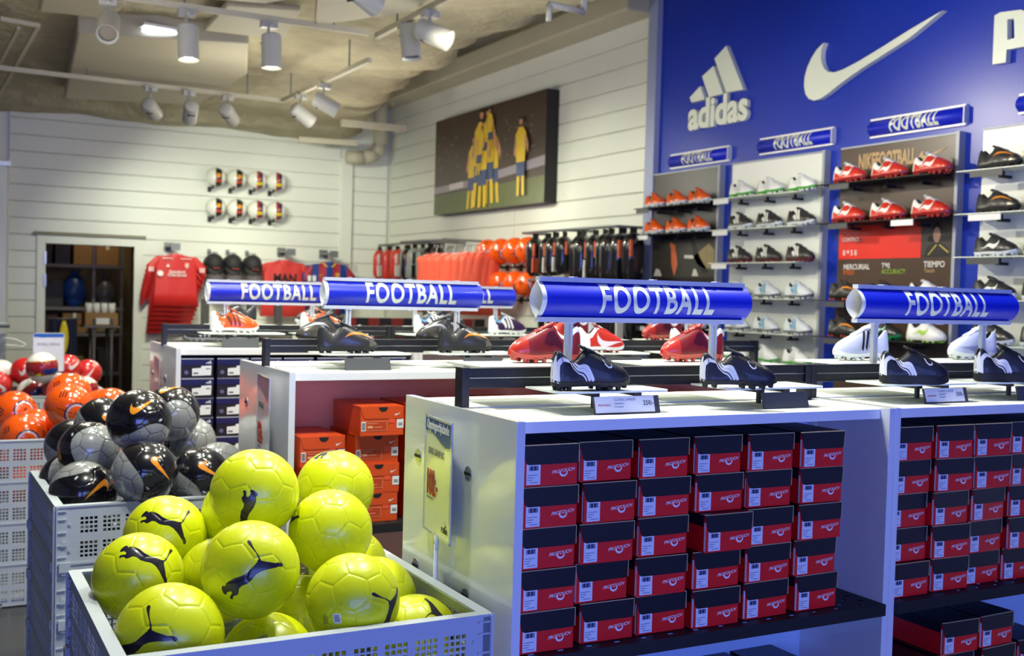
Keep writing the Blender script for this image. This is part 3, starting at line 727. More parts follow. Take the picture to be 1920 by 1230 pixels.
kind('turf', bk, lambda s, u: 2 if s < .03 and u < .7 else 0, [bk, lin_, wh], BLKM, BLKM, bk, bk,
     [('side_stripes', curve3, wh), ('heel_panel', heelcurve, wh), ('toe_emblem', dots, wh)], studs=False, thick=.045)
kind('orangewhite', orr, lambda s, u: 2 if s < .30-.22*u else 0, [orr, lin_, wh], wh, wh, bk, orr, [('side_stripes', three, mat('stripe_brown', (120, 50, 24), .4))])
kind('orange', orr, lambda s, u: 2 if u < .06 else 0, [orr, lin_, wh], nav, nav, orr, orr, [('side_stripes', three, mat('stripe_orange_dark', (180, 70, 20), .4))])
kind('purple', pur, lambda s, u: 2 if s < .26-.16*u else (3 if u > .82 and s < .5 else 0), [pur, lin_, wh, lbl], wh, wh, wh, wh, [('side_stripes', three, wh)])
kind('whitegreen', wh, lambda s, u: 2 if u < .07 else 0, [wh, lin_, grn], grn, wh, wh, wh, [('side_stripes', threeR, nav), ('heel_tab', heelw, grn)])
kind('blackwhite', char, lambda s, u: 0, [char, lin_], nav, nav, bk, char, [('side_stripes', threeR, wh)])
kind('brownblack', char, lambda s, u: 0, [char, lin_], mat('sole_wine', (70, 30, 34), .5), mar, bk, char, [('side_stripes', threeR, wh)])
kind('whiteblue', nav, lambda s, u: 0, [nav, lin_], mat('sole_grey', (90, 96, 98), .4), wh, nav, nav, [('side_stripes', threeR, lbl), ('heel_tab', [[(.03, .9, .02), (.05, .8, .02)]], mat('heel_tab_blue', (30, 110, 160), .4))])
kind('redwhite', red, lambda s, u: 2 if (s < .09+.20*(u > .6)*(s < .45) or (s < .5 and u > .70)) else 0, [red, lin_, wh], mar, red, wh, wh, [('side_tick', tickB, wh)], th=.02)
kind('redside', red, lambda s, u: 2 if (s < .24 or (s < .46 and u > .74)) else 0, [red, lin_, wh], wh, mar, red, wh, [('side_tick', tick, mat('tick_pink_white', (236, 214, 222), .35))], th=.07)
kind('redlong', mar, lambda s, u: 2 if s > .78 else (3 if s < .34 and u > .80 else 0), [mar, lin_, red, wh], red, red, red, red, [('side_panel', [[(.30, .45, .04), (.48, .40, .05), (.56, .34, .01)]], mat('boot_wine', (84, 20, 40), .3))], th=.10)
kind('blackorange', char, lambda s, u: 2 if s > .86 and u < .5 else 0, [char, lin_, pewt], BLKM, BLKM, bk, char, [('side_tick', slash, org2)])
kind('blackorangered', char, lambda s, u: 0, [char, lin_], BLKM, mat('stud_coral', (214, 84, 60), .4), bk, char, [('side_tick', slash, org2)])
kind('blacktick', char, lambda s, u: 0, [char, lin_], nav, nav, bk, char, [('side_tick', tickB, wh)])
kind('blackgreen', char, lambda s, u: 0, [char, lin_], mat('stud_green', (30, 130, 70), .4), mat('stud_green', (30, 130, 70), .4), bk, char, [('side_tick', tickB, mat('tick_mint', (170, 215, 190), .4))])
kind('whitelime', wh, lambda s, u: 0, [wh, lin_], wh, lim, wh, wh, [('side_tick', tickB, lim)])
kind('pewter', pewt, lambda s, u: 2 if u > .6 else 0, [pewt, lin_, char], BLKM, BLKM, bk, char, [('side_tick', slash, wh)])
kind('whitelong', lil, lambda s, u: 0, [lil, lin_], wh, wh, wh, wh, [('side_stripes', three, BLKM)])
kind('whiteplain', lil, lambda s, u: 0, [lil, lin_], wh, wh, wh, wh, [('side_tick', tick, mat('tick_grey_lilac', (150, 152, 190), .4))])

# ------------------------------------------------------------------ gondolas
_pcache = {}
def perf_shelf(x0, x1, y0, y1, z):
    """perforated black steel shelf with a lip"""
    L = x1-x0; k = (round(L, 3), round(y1-y0, 3))
    if k not in _pcache:
        n = int(L/.042); us = [0]; mk = []
        for i in range(n):
            c = .02+(i+.5)*(L-.04)/n; us += [c-.010, c+.010]
        us.append(L); rows = [.02+.028*j for j in range(5)]; vv = [0]
        for r_ in rows: vv += [r_, r_+.014]
        vv.append(y1-y0)
        mb = grid_plate(us, vv, lambda i, j: not (i % 2 == 1 and j % 2 == 1 and ((i//2+j//2) % 2 == 0)), lambda a, b, w_: (a, b, -w_), .003)
        mb.box(0, L, -.003, 0, -.030, 0).box(0, L, -.003, .02, -.033, -.030)
        for e in (0, L-.003): mb.box(e, e+.003, 0, .25, -.03, -.003)
        _pcache[k] = mb.mesh('shelf', BLKM)
    return _pcache[k]
def gondola(name, label, xs, y0, y1, ztop=1.25, pin=True, shelves=(.69,), inner=LAMIN):
    t = thing(name, label, 'shelving', (0, 0, 0), group='white shelving units')
    ym = (y0+y1)/2
    ob('end_panel', MB().box(xs[0]-.023, xs[0], y0, y1, 0, ztop), LAM, t, bevel=.0012)
    for i, x in enumerate(xs[1:]):
        last = i == len(xs)-2
        ob('divider', MB().box(x-.011, x+.0115, y0, y1, 0, ztop), LAM, t, bevel=.0012)
        if not last: ob('divider', MB().box(x+.0125, x+.035, y0, y1, 0, ztop), LAM, t, bevel=.0012)
    if pin:
        for yy, zz in ((y0+.25, 1.089), (y0+.57, .782), (y0+.25, .777), (y0+.57, 1.089), (y0+.25, .45), (y0+.57, .45)):
            x = xs[0]-.023
            c = ob('cam_cap', MB().cyl((x, yy, zz), (x-.0025, yy, zz), .019, 24), SILV, t)
            ob('cap_slot', MB().box(x-.0045, x-.0024, yy-.018, yy+.018, zz-.004, zz+.004), BLKM, c)
    for i in range(len(xs)-1):
        a = xs[i]+(.0005 if i == 0 else .0355); b = xs[i+1]-.0115
        ob('top_board', MB().box(a, b, y0+.035, ym-.04, ztop-.034, ztop-.006), LAMTOP, t, bevel=.001)
        ob('top_board', MB().box(a, b, ym-.036, ym+.036, ztop-.034, ztop-.010), LAMTOP, t)
        ob('top_board', MB().box(a, b, ym+.04, y1-.035, ztop-.034, ztop-.006), LAMTOP, t, bevel=.001)
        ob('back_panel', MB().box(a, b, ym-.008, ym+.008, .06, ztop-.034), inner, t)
        ob('plinth', MB().box(a, b, y0+.04, y0+.055, 0, .08), BLKM, t)
        for z in list(shelves)+[.09]:
            link('shelf', perf_shelf(a, b, y0-.01, ym-.01, z), t, loc=(a, y0-.01, z))
    return t
# rail frames on the tops
def rail(label, x0, x1, y, z0=1.244, z1=1.352, posts=None):
    t = thing('display_rail', label, 'display rail', (0, 0, 0), group='black display rails on the shelving tops')
    for x in (x0, x1-.022): ob('post', MB().box(x, x+.022, y-.022, y+.022, z0, z1+.001), BLK, t, bevel=.0015)
    ob('rail_bar', MB().box(x0+.022, x1-.022, y-.014, y+.014, z1-.026, z1-.001), BLK, t, bevel=.002)
    ob('rail_bar', MB().box(x0+.022, x1-.022, y-.014, y+.014, z1-.054, z1-.029), BLK, t, bevel=.002)
    ob('rail_groove', MB().box(x0+.022, x1-.022, y-.016, y-.012, z1-.0285, z1-.0265), SILV, t)
    return t
rail('black display rail on the nearest shelving bay', 1.228, 2.425, 2.575)
rail('black display rail on the right-hand near bay', 2.427, 3.63, 2.575)
rail('black display rail on the left bay of the second unit', 1.135, 2.33, 4.10)
rail('black display rail on the right bay of the second unit', 2.333, 3.53, 4.10)
rail('black display rail on the left bay of the third unit', 1.035, 2.23, 5.56)
rail('black display rail on the right bay of the third unit', 2.233, 3.23, 5.56)
gondola('shelving_unit', 'nearest white shelving unit full of red and black boxes', [1.245, 2.44, 3.64], 2.24, 2.91, inner=mat('back_panel_blue_light_tint', (172, 200, 222), .3, var=.02))  # white back panel, blue light from the front painted into its colour
gondola('shelving_unit', 'second white shelving unit holding orange boxes', [1.158, 2.35, 3.55], 3.757, 4.44, inner=mat('back_panel_orange_bounce_tint', (255, 178, 158), .25, coat=.3, var=.02))  # white back panel, glow bounced off the orange boxes painted in as salmon
gondola('shelving_unit', 'third white shelving unit holding navy boxes', [1.062, 2.25, 3.25], 5.231, 5.89)

def shelf_stand(x0, x1, y0, y1, z, label, tag_x=None, printed=False, white=False, cat='shoe shelf'):
    t = thing('shoe_shelf', label, cat, (0, 0, 0), group='small shoe shelves on the black rails')
    g = .005
    ob('shelf_plate', MB().add([(x0, y0+.02, z), (x0+.02, y0, z), (x1-.02, y0, z), (x1, y0+.02, z), (x1, y1, z), (x0, y1, z),
                                (x0, y0+.02, z+g), (x0+.02, y0, z+g), (x1-.02, y0, z+g), (x1, y0+.02, z+g), (x1, y1, z+g), (x0, y1, z+g)],
       [(5, 4, 3, 2, 1, 0), (6, 7, 8, 9, 10, 11)]+[(k, (k+1) % 6, (k+1) % 6+6, k+6) for k in range(6)]), GLASSP, t)
    a, b = tag_x or (x0+.11, x0+.28)
    for xx in (a+.04, b-.03): ob('bracket', MB().cyl((xx, y0+.06, z-.045), (xx, y0+.06, z), .008, 8).box(xx-.012, xx+.012, y0+.05, y1+.03, z-.014, z-.004), DGREY, t)
    h = ob('label_holder', MB().box(a, b, 0, .006, 0, .046), DGREY, t, mtx=Matrix.Translation((0, y0-.012, 1.2455)) @ Matrix.Rotation(-.28, 4, 'X'))
    if white:
        ob('price_label', MB().box(a+.002, b-.018, -.0025, -.0001, .003, .045), TAPE, h)
        for s_, sz, dz in (('CLASSIC JUNIOR', .009, .036), ('fotbollssko', .007, .026), ('konstgräs', .007, .018)): letters(s_, mat('label_blue_ink', (90, 110, 150), .6), h, FRONT((a+.060, -.0029, dz), sz), .0, .01, 'LEFT')
        letters('PROTOUCH', REDI, h, FRONT((a+.010, -.0029, .022), .0068), .02, .01, 'LEFT')
        letters('250:-', mat('label_dark_ink', (50, 60, 70), .6), h, FRONT((b-.036, -.0029, .026), .017), .01, .01, 'CENTER')
    return t
shelf_stand(1.41, 1.76, 2.37, 2.545, 1.298, 'glass shelf with white price label under the first near black boot', (1.512, 1.715), white=True)
shelf_stand(1.955, 2.315, 2.37, 2.545, 1.298, 'glass shelf with grey label holder under the boot with a hang tag', (2.07, 2.235))
shelf_stand(2.56, 2.97, 2.37, 2.545, 1.298, 'glass shelf with white label under the left black turf shoe', (2.71, 2.90), white=True)
shelf_stand(3.00, 3.42, 2.37, 2.545, 1.298, 'glass shelf under the black turf shoe at the right edge', (3.14, 3.35))
shelf_stand(1.30, 1.66, 3.89, 4.07, 1.300, 'glass shelf under the left black boot with orange tick', (1.385, 1.565))
shelf_stand(1.78, 2.14, 3.89, 4.07, 1.300, 'glass shelf under the right black boot with orange tick', (1.875, 2.045))
shelf_stand(2.40, 2.78, 3.89, 4.07, 1.300, 'glass shelf under the left red and white boot', (2.50, 2.72))
shelf_stand(2.86, 3.24, 3.89, 4.07, 1.300, 'glass shelf under the right red and white boot', (2.95, 3.14))
shelf_stand(1.20, 1.60, 5.36, 5.53, 1.310, 'glass shelf under the left orange and white boot', (1.28, 1.46))
shelf_stand(1.66, 2.04, 5.36, 5.53, 1.310, 'glass shelf under the right orange and white boot', (1.74, 1.92))
shelf_stand(2.25, 2.60, 5.36, 5.53, 1.310, 'glass shelf under the left purple boot', (2.33, 2.5))
shelf_stand(2.68, 3.05, 5.36, 5.53, 1.310, 'glass shelf with white label under the right purple boot', (2.80, 2.97), white=True)
def bootpx(kd, pxa, py, Y, z, rz, L, label, hz=1.36, **k):
    p = at(pxa, py, Y=Y); return boot(kd, p.x, Y, z, math.radians(rz), label, L*.84, hz=hz, **k)
bootpx('black3', 1034, 716, 2.425, 1.303, -8, .262, 'black studded boot with white heel and triple stripes on the first near shelf')
bt = bootpx('black3', 1312, 712, 2.425, 1.303, -32, .25, 'black studded boot with paper hang tag on the second near shelf')
bootpx('turf', 1650, 704, 2.43, 1.303, -28, .25, 'black flat-soled shoe with white heel right of the rail joint')
bootpx('turf', 1828, 702, 2.43, 1.303, -20, .27, 'black flat-soled shoe with dark hang tag at the right edge')
bootpx('redlong', 1085, 694, 2.74, 1.352, 176, .27, 'dark red laced boot pointing left behind the first black boot')
bootpx('redlong', 1352, 688, 2.74, 1.352, 178, .27, 'dark red laced boot pointing left behind the tagged black boot')
bootpx('whitelong', 1660, 690, 2.74, 1.352, 176, .27, 'white shoe with black side stripes pointing left on the right-hand rail')
bootpx('whiteplain', 1862, 688, 2.74, 1.352, 178, .27, 'plain white and lilac shoe pointing left near the right edge')
for x0, x1, lab in ((1.31, 1.66, 'first dark red boot'), (1.86, 2.2, 'second dark red boot'), (2.60, 2.98, 'striped white shoe'), (3.05, 3.42, 'plain white shoe')):
    t = thing('shoe_shelf', 'rear glass shelf on the near rail under the '+lab, 'shoe shelf', group='small shoe shelves on the black rails')
    ob('shelf_plate', MB().box(x0, x1, 2.60, 2.82, 1.346, 1.351), GLASSP, t); ob('bracket', MB().box((x0+x1)/2-.03, (x0+x1)/2+.03, 2.59, 2.68, 1.33, 1.346), DGREY, t)
for (x, y, z, rz, c, lab) in ((2.03, 2.41, 1.372, -35, 0, 'cream paper hang tag with pink end lying on the second near black boot'), (3.30, 2.40, 1.355, -10, 1, 'dark hang tag with white label and red band on the right-edge shoe')):
    t = thing('hang_tag', lab, 'tag', (x, y, z), math.radians(rz))
    t.rotation_euler = (math.radians(60 if c == 0 else 84), math.radians(16 if c == 0 else -14), math.radians(8))
    if c == 0:
        ob('tag_card', MB().box(0, .10, -.015, .015, 0, .002), mat('tag_cream', (196, 192, 176), .5), t); ob('tag_band', MB().box(.078, .092, -.0155, .0155, -.0005, .0025), mat('tag_pink', (232, 150, 128), .5), t)
        ob('tag_mark', MB().prism([(a*.05+.045, b*.05) for a, b in SWC], lambda a, b, q: (a, b, q), .002, .0026), WHITE, t)
    else:
        ob('tag_card', MB().box(0, .055, -.06, .03, 0, .002), mat('tag_navy', (28, 34, 60), .5), t); ob('tag_band', MB().box(-.012, .06, .014, .03, -.001, .003), mat('tag_red', (214, 70, 60), .5), t)
        ob('tag_label', MB().box(.006, .05, -.05, -.016, .002, .003), TAPE, t)
bootpx('blackorange', 595, 652, 3.96, 1.305, -6, .272, 'black boot with orange tick and pewter toe on the second unit, left')
bootpx('blackorange', 822, 652, 3.96, 1.305, -4, .27, 'black boot with orange tick on the second unit, right')
bootpx('redside', 1078, 650, 3.96, 1.305, -4, .28, 'red boot with white heel and large tick above the first near black boot')
bootpx('redside', 1256, 650, 3.96, 1.305, -14, .28, 'red boot with white heel partly behind the tagged near boot')
for pxa, lab in ((655, 'pewter boot pointing left behind the left black boot with orange tick'), (870, 'pewter boot pointing left behind the right black boot with orange tick')):
    bootpx('pewter', pxa, 640, 4.27, 1.33, 182, .27, lab)
for pxa, lab in ((1108, 'dark red boot pointing left behind the left red and white boot'), (1276, 'dark red boot pointing left behind the right red and white boot')):
    bootpx('redlong', pxa, 640, 4.27, 1.345, 182, .27, lab)
for x0, x1, lab in ((1.42, 1.78, 'left pewter boot'), (1.95, 2.32, 'right pewter boot'), (2.52, 2.9, 'left dark red boot'), (3.0, 3.36, 'right dark red boot')):
    t = thing('shoe_shelf', 'rear glass shelf on the second rail under the '+lab, 'shoe shelf', group='small shoe shelves on the black rails')
    z = 1.325 if 'pewter' in lab else 1.34
    ob('shelf_plate', MB().box(x0, x1, 4.13, 4.37, z, z+.005), GLASSP, t); ob('bracket', MB().box((x0+x1)/2-.03, (x0+x1)/2+.03, 4.11, 4.2, z-.02, z), DGREY, t)
bootpx('orangewhite', 394, 618, 5.43, 1.315, -4, .28, 'orange boot with white heel on the third unit, left one')
bootpx('orangewhite', 563, 618, 5.43, 1.315, -6, .28, 'orange boot with white heel on the third unit, right one')
bootpx('purple', 776, 620, 5.43, 1.315, -4, .27, 'purple boot with white stripes and heel on the third unit, left one')
bootpx('purple', 916, 620, 5.43, 1.315, -4, .27, 'purple boot with white stripes and heel on the third unit, right one')
for pxa, lab in ((480, 'black boot pointing left behind the left orange boot'), (628, 'black boot pointing left behind the right orange boot'), (855, 'black boot pointing left behind the left purple boot')):
    bootpx('blacktick', pxa, 615, 5.75, 1.345, 182, .27, lab)
for x0, x1, lab in ((1.30, 1.68, 'left orange boot'), (1.72, 2.1, 'right orange boot'), (2.42, 2.8, 'left purple boot')):
    t = thing('shoe_shelf', 'rear glass shelf on the third rail behind the '+lab, 'shoe shelf', group='small shoe shelves on the black rails')
    ob('shelf_plate', MB().box(x0, x1, 5.59, 5.85, 1.338, 1.343), GLASSP, t); ob('bracket', MB().box((x0+x1)/2-.03, (x0+x1)/2+.03, 5.57, 5.66, 1.32, 1.338), DGREY, t)

# ------------------------------------------------------------------ shoe boxes
RED = mat('box_red_card', (236, 26, 30), .38, var=.06, scale=8, bump=.05, bscale=20); NVB = mat('box_black_card', (26, 26, 34), .36, var=.1, scale=8)
EDGE = mat('card_edge', (196, 176, 128), .7); BC = mat('barcode_ink', (40, 50, 90), .6)
def flap(w_, h_, m0, y=0, r=.012, t=.0012, z1=.1):
    pts = [(0, z1), (w_, z1)]
    pts += [(w_-r*.2*(1-math.cos(a))-.003, z1-h_+r-r*math.sin(a)) for a in np.linspace(0, PI/2, 5)]
    pts += [(.010+r-r*math.sin(a), z1-h_+r-r*math.cos(a)) for a in np.linspace(0, PI/2, 5)]
    return MB().prism(pts, lambda a, b, s: (a, y-s, b), 0, t)
def redbox_parts():
    W, D, Hh = .158, .285, .0985
    body = MB().box(.003, W-.003, 0, D, 0, Hh-.004)
    lid = MB().box(0, W, .001, D+.002, Hh-.003, Hh).box(0, .0012, .004, D, Hh-.03, Hh).box(W-.0012, W, .004, D, Hh-.03, Hh)
    fl = flap(W, .047, 0, y=-.0005, z1=Hh)
    eg = MB().box(0, W, -.002, .001, Hh-.0012, Hh+.0006).box(W-.0005, W+.0012, -.002, .0006, Hh-.045, Hh)
    lab = MB().box(.014, .052, -.0013, -.0003, .004, Hh-.040).box(.0025, .006, .0, .004, .004, Hh-.02)
    bars = MB()
    for k in range(8): bars.box(.021+.0031*k, .0228+.0031*k+(.0009 if k % 3 else 0), -.0018, -.0012, .038, .049)
    for k, (a, b) in enumerate(((.017, .044), (.017, .034), (.017, .03), (.024, .046))): bars.box(a, b, -.0018, -.0012, .0265-.0058*k, .0276-.0058*k)
    sw = MB().prism([(.116+.0115*math.cos(a), .030+.0105*math.sin(a)) for a in np.linspace(PI*.9, PI*2.05, 14)]+[(.1165+.0085*math.cos(a), .032+.0078*math.sin(a)) for a in np.linspace(PI*2.0, PI*.95, 12)], lambda a, b, s: (a, -.0004-s, b), 0, .0008)
    return [('box_body', body.mesh('box_body', RED), None), ('lid', lid.mesh('lid', NVB), 'black lid'), ('lid_flap', fl.mesh('lid_flap', NVB), 'black lid flap'), ('card_edge', eg.mesh('card_edge', EDGE), None),
            ('size_label', lab.mesh('size_label', TAPE), 'white size label'), ('barcode', bars.mesh('barcode', BC), None), ('curved_mark', sw.mesh('curved_mark', WHITE), None)]
RB = redbox_parts()
ptxt = [('PROTOUCH', (.116, -.0006, .034), .0115)]
STUFFN = ('barcode', 'printed_lines', 'size_label')
def place_box(parts, name, label, x, y, z, rz, group, texts=(), sx=1, sh=None, cat='shoe box'):
    t = thing(name, label, cat, (x, y, z), rz, group)
    if sx != 1: t.scale = (sx, 1, 1)
    for nme, me, lb in parts:
        c = link(nme, me, t)
        if nme in ('barcode', 'printed_lines'): c['kind'] = 'stuff'
        if lb: c['label'] = lb
    for s, p, sz in texts:
        if 'slant' not in _txt:
            me = text_mesh(s, WHITE, .012, .01).copy(); me.transform(Matrix(((1, .3, 0, 0), (.10, 1, 0, 0), (0, 0, 1, 0), (0, 0, 0, 1)))); _txt['slant'] = me
        link('lettering', _txt['slant'], t, mtx=FRONT(p, sz))
    return t
ordn = ['first', 'second', 'third', 'fourth', 'fifth', 'sixth']
rows = ['top', 'second', 'third', 'fourth', 'bottom']
cols1 = [1.247, 1.415, 1.588, 1.765, 1.940, 2.118]
rj = random.Random(4)
for c, x in enumerate(cols1):
    for r_ in range(5):
        z = .6915+(4-r_)*.1000; jx = rj.uniform(-.006, .006) if c else 0; jy = rj.uniform(-.006, .012)
        if (c, r_) == (3, 2): jx, jy = .014, -.022
        if (c, r_) == (1, 4): jx = .012
        if c == 0 and r_ == 4: jx = -.0
        jx = max(jx, 0) if c == 0 else min(jx, .140)
        place_box(RB, 'shoe_box', 'red box with black lid, %s column from left, %s row, nearest bay' % (ordn[c], rows[r_]), x+jx, 2.262+jy, z, rj.uniform(-.03, .03) if c else 0, 'red and black shoe boxes', ptxt)
cols2 = [2.482, 2.648, 2.815, 2.985, 3.155]
for c, x in enumerate(cols2):
    for r_ in range(5):
        z = .6915+(4-r_)*.1000
        place_box(RB, 'shoe_box', 'red box with black lid, %s column from left, %s row, right-hand bay' % (ordn[c], rows[r_]), x+rj.uniform(-.006, .004), 2.262+rj.uniform(-.006, .02), z, rj.uniform(-.05, .05) if c else 0, 'red and black shoe boxes', ptxt)
for bay, cs, n in ((('nearest bay'), (1.80, 1.98, 2.15), 3), (('right-hand bay'), (2.53, 2.71, 2.89, 3.07), 4)):
    for c, x in enumerate(cs):
        hz = 4 if (bay[0] == 'n' or c in (0, 3)) else 5
        for r_ in range(hz-1, hz):
            for q in range(hz):
                z = .0915+q*.1
                place_box(RB, 'shoe_box', 'red box below the perforated shelf, %s stack from left, %s from its top, %s' % (ordn[c], ordn[hz-1-q], bay), x+rj.uniform(-.01, .005), 2.262+rj.uniform(0, .02), z, rj.uniform(-.05, .05), 'red and black shoe boxes', ptxt)

ORG = mat('box_orange_card', (214, 76, 20), .42, var=.05, scale=8); ORD = mat('box_orange_print', (188, 62, 20), .5)
def orangebox_parts(W=.172, D=.29, Hh=.107):
    body = MB().box(.002, W-.002, 0, D, 0, Hh-.002)
    lid = MB().box(0, W, .001, D, Hh-.002, Hh)
    fl = flap(W-.002, .045, 0, y=-.0004, r=.018, t=.0015, z1=Hh)
    thumb = MB().prism([(W*.52+.018*math.cos(a), Hh-.003+.0*a+.017*math.sin(a)) for a in np.linspace(PI, 2*PI, 12)], lambda a, b, s: (a, -.0021-s, b), 0, .0005)
    lab = MB().box(.006, .022, -.0012, -.0002, .018, .052).box(W-.028, W-.002, -.0012, -.0002, .026, .058)
    pr = MB().box(.024, .105, -.0010, -.0001, .018, .052)
    ln = MB()
    for a, b, c, d in ((.024, .105, .0175, .0185), (.024, .105, .0515, .0525), (.024, .025, .018, .052), (.104, .105, .018, .052), (.03, .07, .044, .0455), (.03, .05, .028, .036), (.055, .085, .030, .032)): ln.box(a, b, -.0015, -.0009, c, d)
    bars = MB()
    for k in range(9): bars.box(.008, .020, -.0016, -.0011, .022+.003*k, .0235+.003*k)
    for k in range(6): bars.box(W-.022+.0028*k, W-.0205+.0028*k, -.0016, -.0011, .034, .046)
    st = MB().box(W-.060, W-.036, -.0013, -.0002, .046, .064)
    tk = MB().prism([(a*.024+W-.026, b*.024+Hh-.030) for a, b in SWC], lambda a, b, s: (a, -.0021-s, b), 0, .0005)
    return [('box_body', body.mesh('box_body', ORG), None), ('lid', lid.mesh('lid', ORG), None), ('lid_flap', fl.mesh('lid_flap', ORG), None), ('thumb_hole', thumb.mesh('thumb_hole', BLKM), 'black half-round thumb hole'),
            ('size_label', lab.mesh('size_label', TAPE), 'white size labels'), ('printed_panel', pr.mesh('printed_panel', ORD), None), ('printed_lines', ln.mesh('printed_lines', mat('pale_orange_print', (236, 170, 120), .5)), None),
            ('barcode', bars.mesh('barcode', INK), None), ('sticker', st.mesh('sticker', mat('coral_sticker', (240, 84, 50), .5)), 'coral red sticker'), ('tick_mark', tk.mesh('tick_mark', WHITE), None)]
OB = orangebox_parts()
for i, (x, n, top, lab) in enumerate(((1.397, 4, 0, 'tall stack beside the nearest end panel'), (1.19, 3, 0, 'left stack of the second unit'), (1.60, 4, 0, 'third stack of the second unit'), (1.80, 4, 0, 'fourth stack of the second unit'), (2.0, 4, 0, 'fifth stack of the second unit'),
                         (2.40, 4, 0, 'first stack of the second unit right bay'), (2.60, 4, 0, 'second stack of the second unit right bay'), (2.80, 4, 0, 'third stack of the second unit right bay'), (3.0, 4, 0, 'fourth stack of the second unit right bay'))):
    for q in range(n):
        place_box(OB, 'shoe_box', 'orange box, %s from the bottom, %s' % (ordn[q], lab), x+rj.uniform(-.004, .004), 3.785+rj.uniform(-.005, .01)+(.0 if i else 0)-(.04 if (i == 0 and q == n-1) else 0), .6915+q*.1078, rj.uniform(-.02, .02), 'orange shoe boxes')
NV = mat('box_navy_card', (18, 26, 84), .4, var=.06); NVD = mat('box_dark_navy', (20, 14, 34), .5, var=.08)
def navybox_parts(W=.150, D=.29, Hh=.0925):
    body = MB().box(.001, W-.001, 0, D, 0, Hh-.03); lid = MB().box(0, W, -.001, D, Hh-.032, Hh-.001)
    edge = MB().box(0, W, -.0012, .001, Hh-.0055, Hh)
    lab = MB().prism([(.05, .010), (W-.012, .012), (W-.010, .058), (W-.058, .056), (W-.058, .047), (.05, .044)], lambda a, b, s: (a, -.0015-s, b), 0, .0006)
    ln = MB().box(.056, .078, -.0026, -.002, .018, .026).box(W-.036, W-.016, -.0026, -.002, .040, .045)
    mk = MB()
    for k in range(3):
        x = W-.034+.0085*k; h = .006+.0045*k; mk.prism([(x, Hh-.026), (x+.0062, Hh-.026), (x+.0062-.004, Hh-.026+h), (x-.002, Hh-.026+h*.8)], lambda a, b, s: (a, -.0012-s, b), 0, .0006)
    rd = MB().cyl((.024, -.0006, .026), (.024, -.0016, .026), .010, 12)
    return [('box_body', body.mesh('box_body', NVD), None), ('lid', lid.mesh('lid', NV), 'navy blue lid'), ('size_label', lab.mesh('size_label', TAPE), 'white stepped size label'), ('printed_lines', ln.mesh('printed_lines', MGREY), None),
            ('three_bar_mark', mk.mesh('three_bar_mark', WHITE), None), ('round_mark', rd.mesh('round_mark', mat('round_grey_mark', (96, 96, 130), .5)), None), ('lid_edge', edge.mesh('lid_edge', LGREY), None)]
NB = navybox_parts()
for c in range(7):
    x = 1.068+.1635*c
    for q in range(6):
        place_box(NB, 'shoe_box', 'navy box with white label, %s column from left, %s from the bottom, third unit' % ((ordn+['seventh'])[c], ordn[q]), x+rj.uniform(0, .006), 5.255+rj.uniform(-.004, .006), .6415+q*.0935, 0, 'navy shoe boxes')
tag(ob('storage_slab', MB().box(1.065, 2.23, 5.25, 5.55, .60, .640), LAM), 'white inner shelf board carrying the navy boxes', 'shelf')

# ------------------------------------------------------------------ perforated storage crates
_cr = {}
def crate_panel(L, groups_off=.055, h=.196):
    k = round(L, 3)
    if k in _cr: return _cr[k]
    us = [0]; hole_u = []
    n = int((L-.10)/.0735); st = (L-n*.0735)/2+.009
    for g in range(n):
        for q in range(4):
            a = st+g*.0735+q*.0148; us += [a, a+.0105]
    us.append(L)
    vv = [0]
    for g in (.018, .101):
        for q in range(4): vv += [g+q*.0148, g+q*.0148+.0105]
    vv.append(h)
    mb = grid_plate(us, vv, lambda i, j: not (i % 2 == 1 and j % 2 == 1), lambda a, b, w_: (a, w_, b), .006)
    mb.box(0, L, -.004, .026, h-.004, h+.002)               # rim
    mb.box(0, L, -.003, 0, 0, .005).box(.062, L-.062, .006, .016, .088, .096)
    for e, sg in ((0, 1), (L, -1)):                        # corner ribs, hinge knuckles and rivets
        for z in (.022, .062, .105, .150, .178): mb.box(min(e, e+sg*.034), max(e, e+sg*.034), -.005, .0, z, z+.004)
        for z in (.044, .134): mb.cyl((e+sg*.044, -.004, z), (e+sg*.044, 0, z), .005, 10)
        xx = e+sg*.026
        mb.loft([[(xx-sg*.010*math.cos(a)-sg*.0, -.007 if j else 0, .060+.020*math.sin(a)) for a in np.linspace(0, PI, 6)] for j in (0, 1)])
        mb.box(min(e+sg*.010, e+sg*.046), max(e+sg*.010, e+sg*.046), -.014, 0, -.026, .006)
        mb.box(min(e+sg*.018, e+sg*.038), max(e+sg*.018, e+sg*.038), -.011, 0, -.036, -.026)
        mb.box(min(e, e+sg*.004), max(e, e+sg*.004), -.009, .02, 0, h)
    _cr[k] = mb.mesh('crate_panel', CRATE)
    return _cr[k]
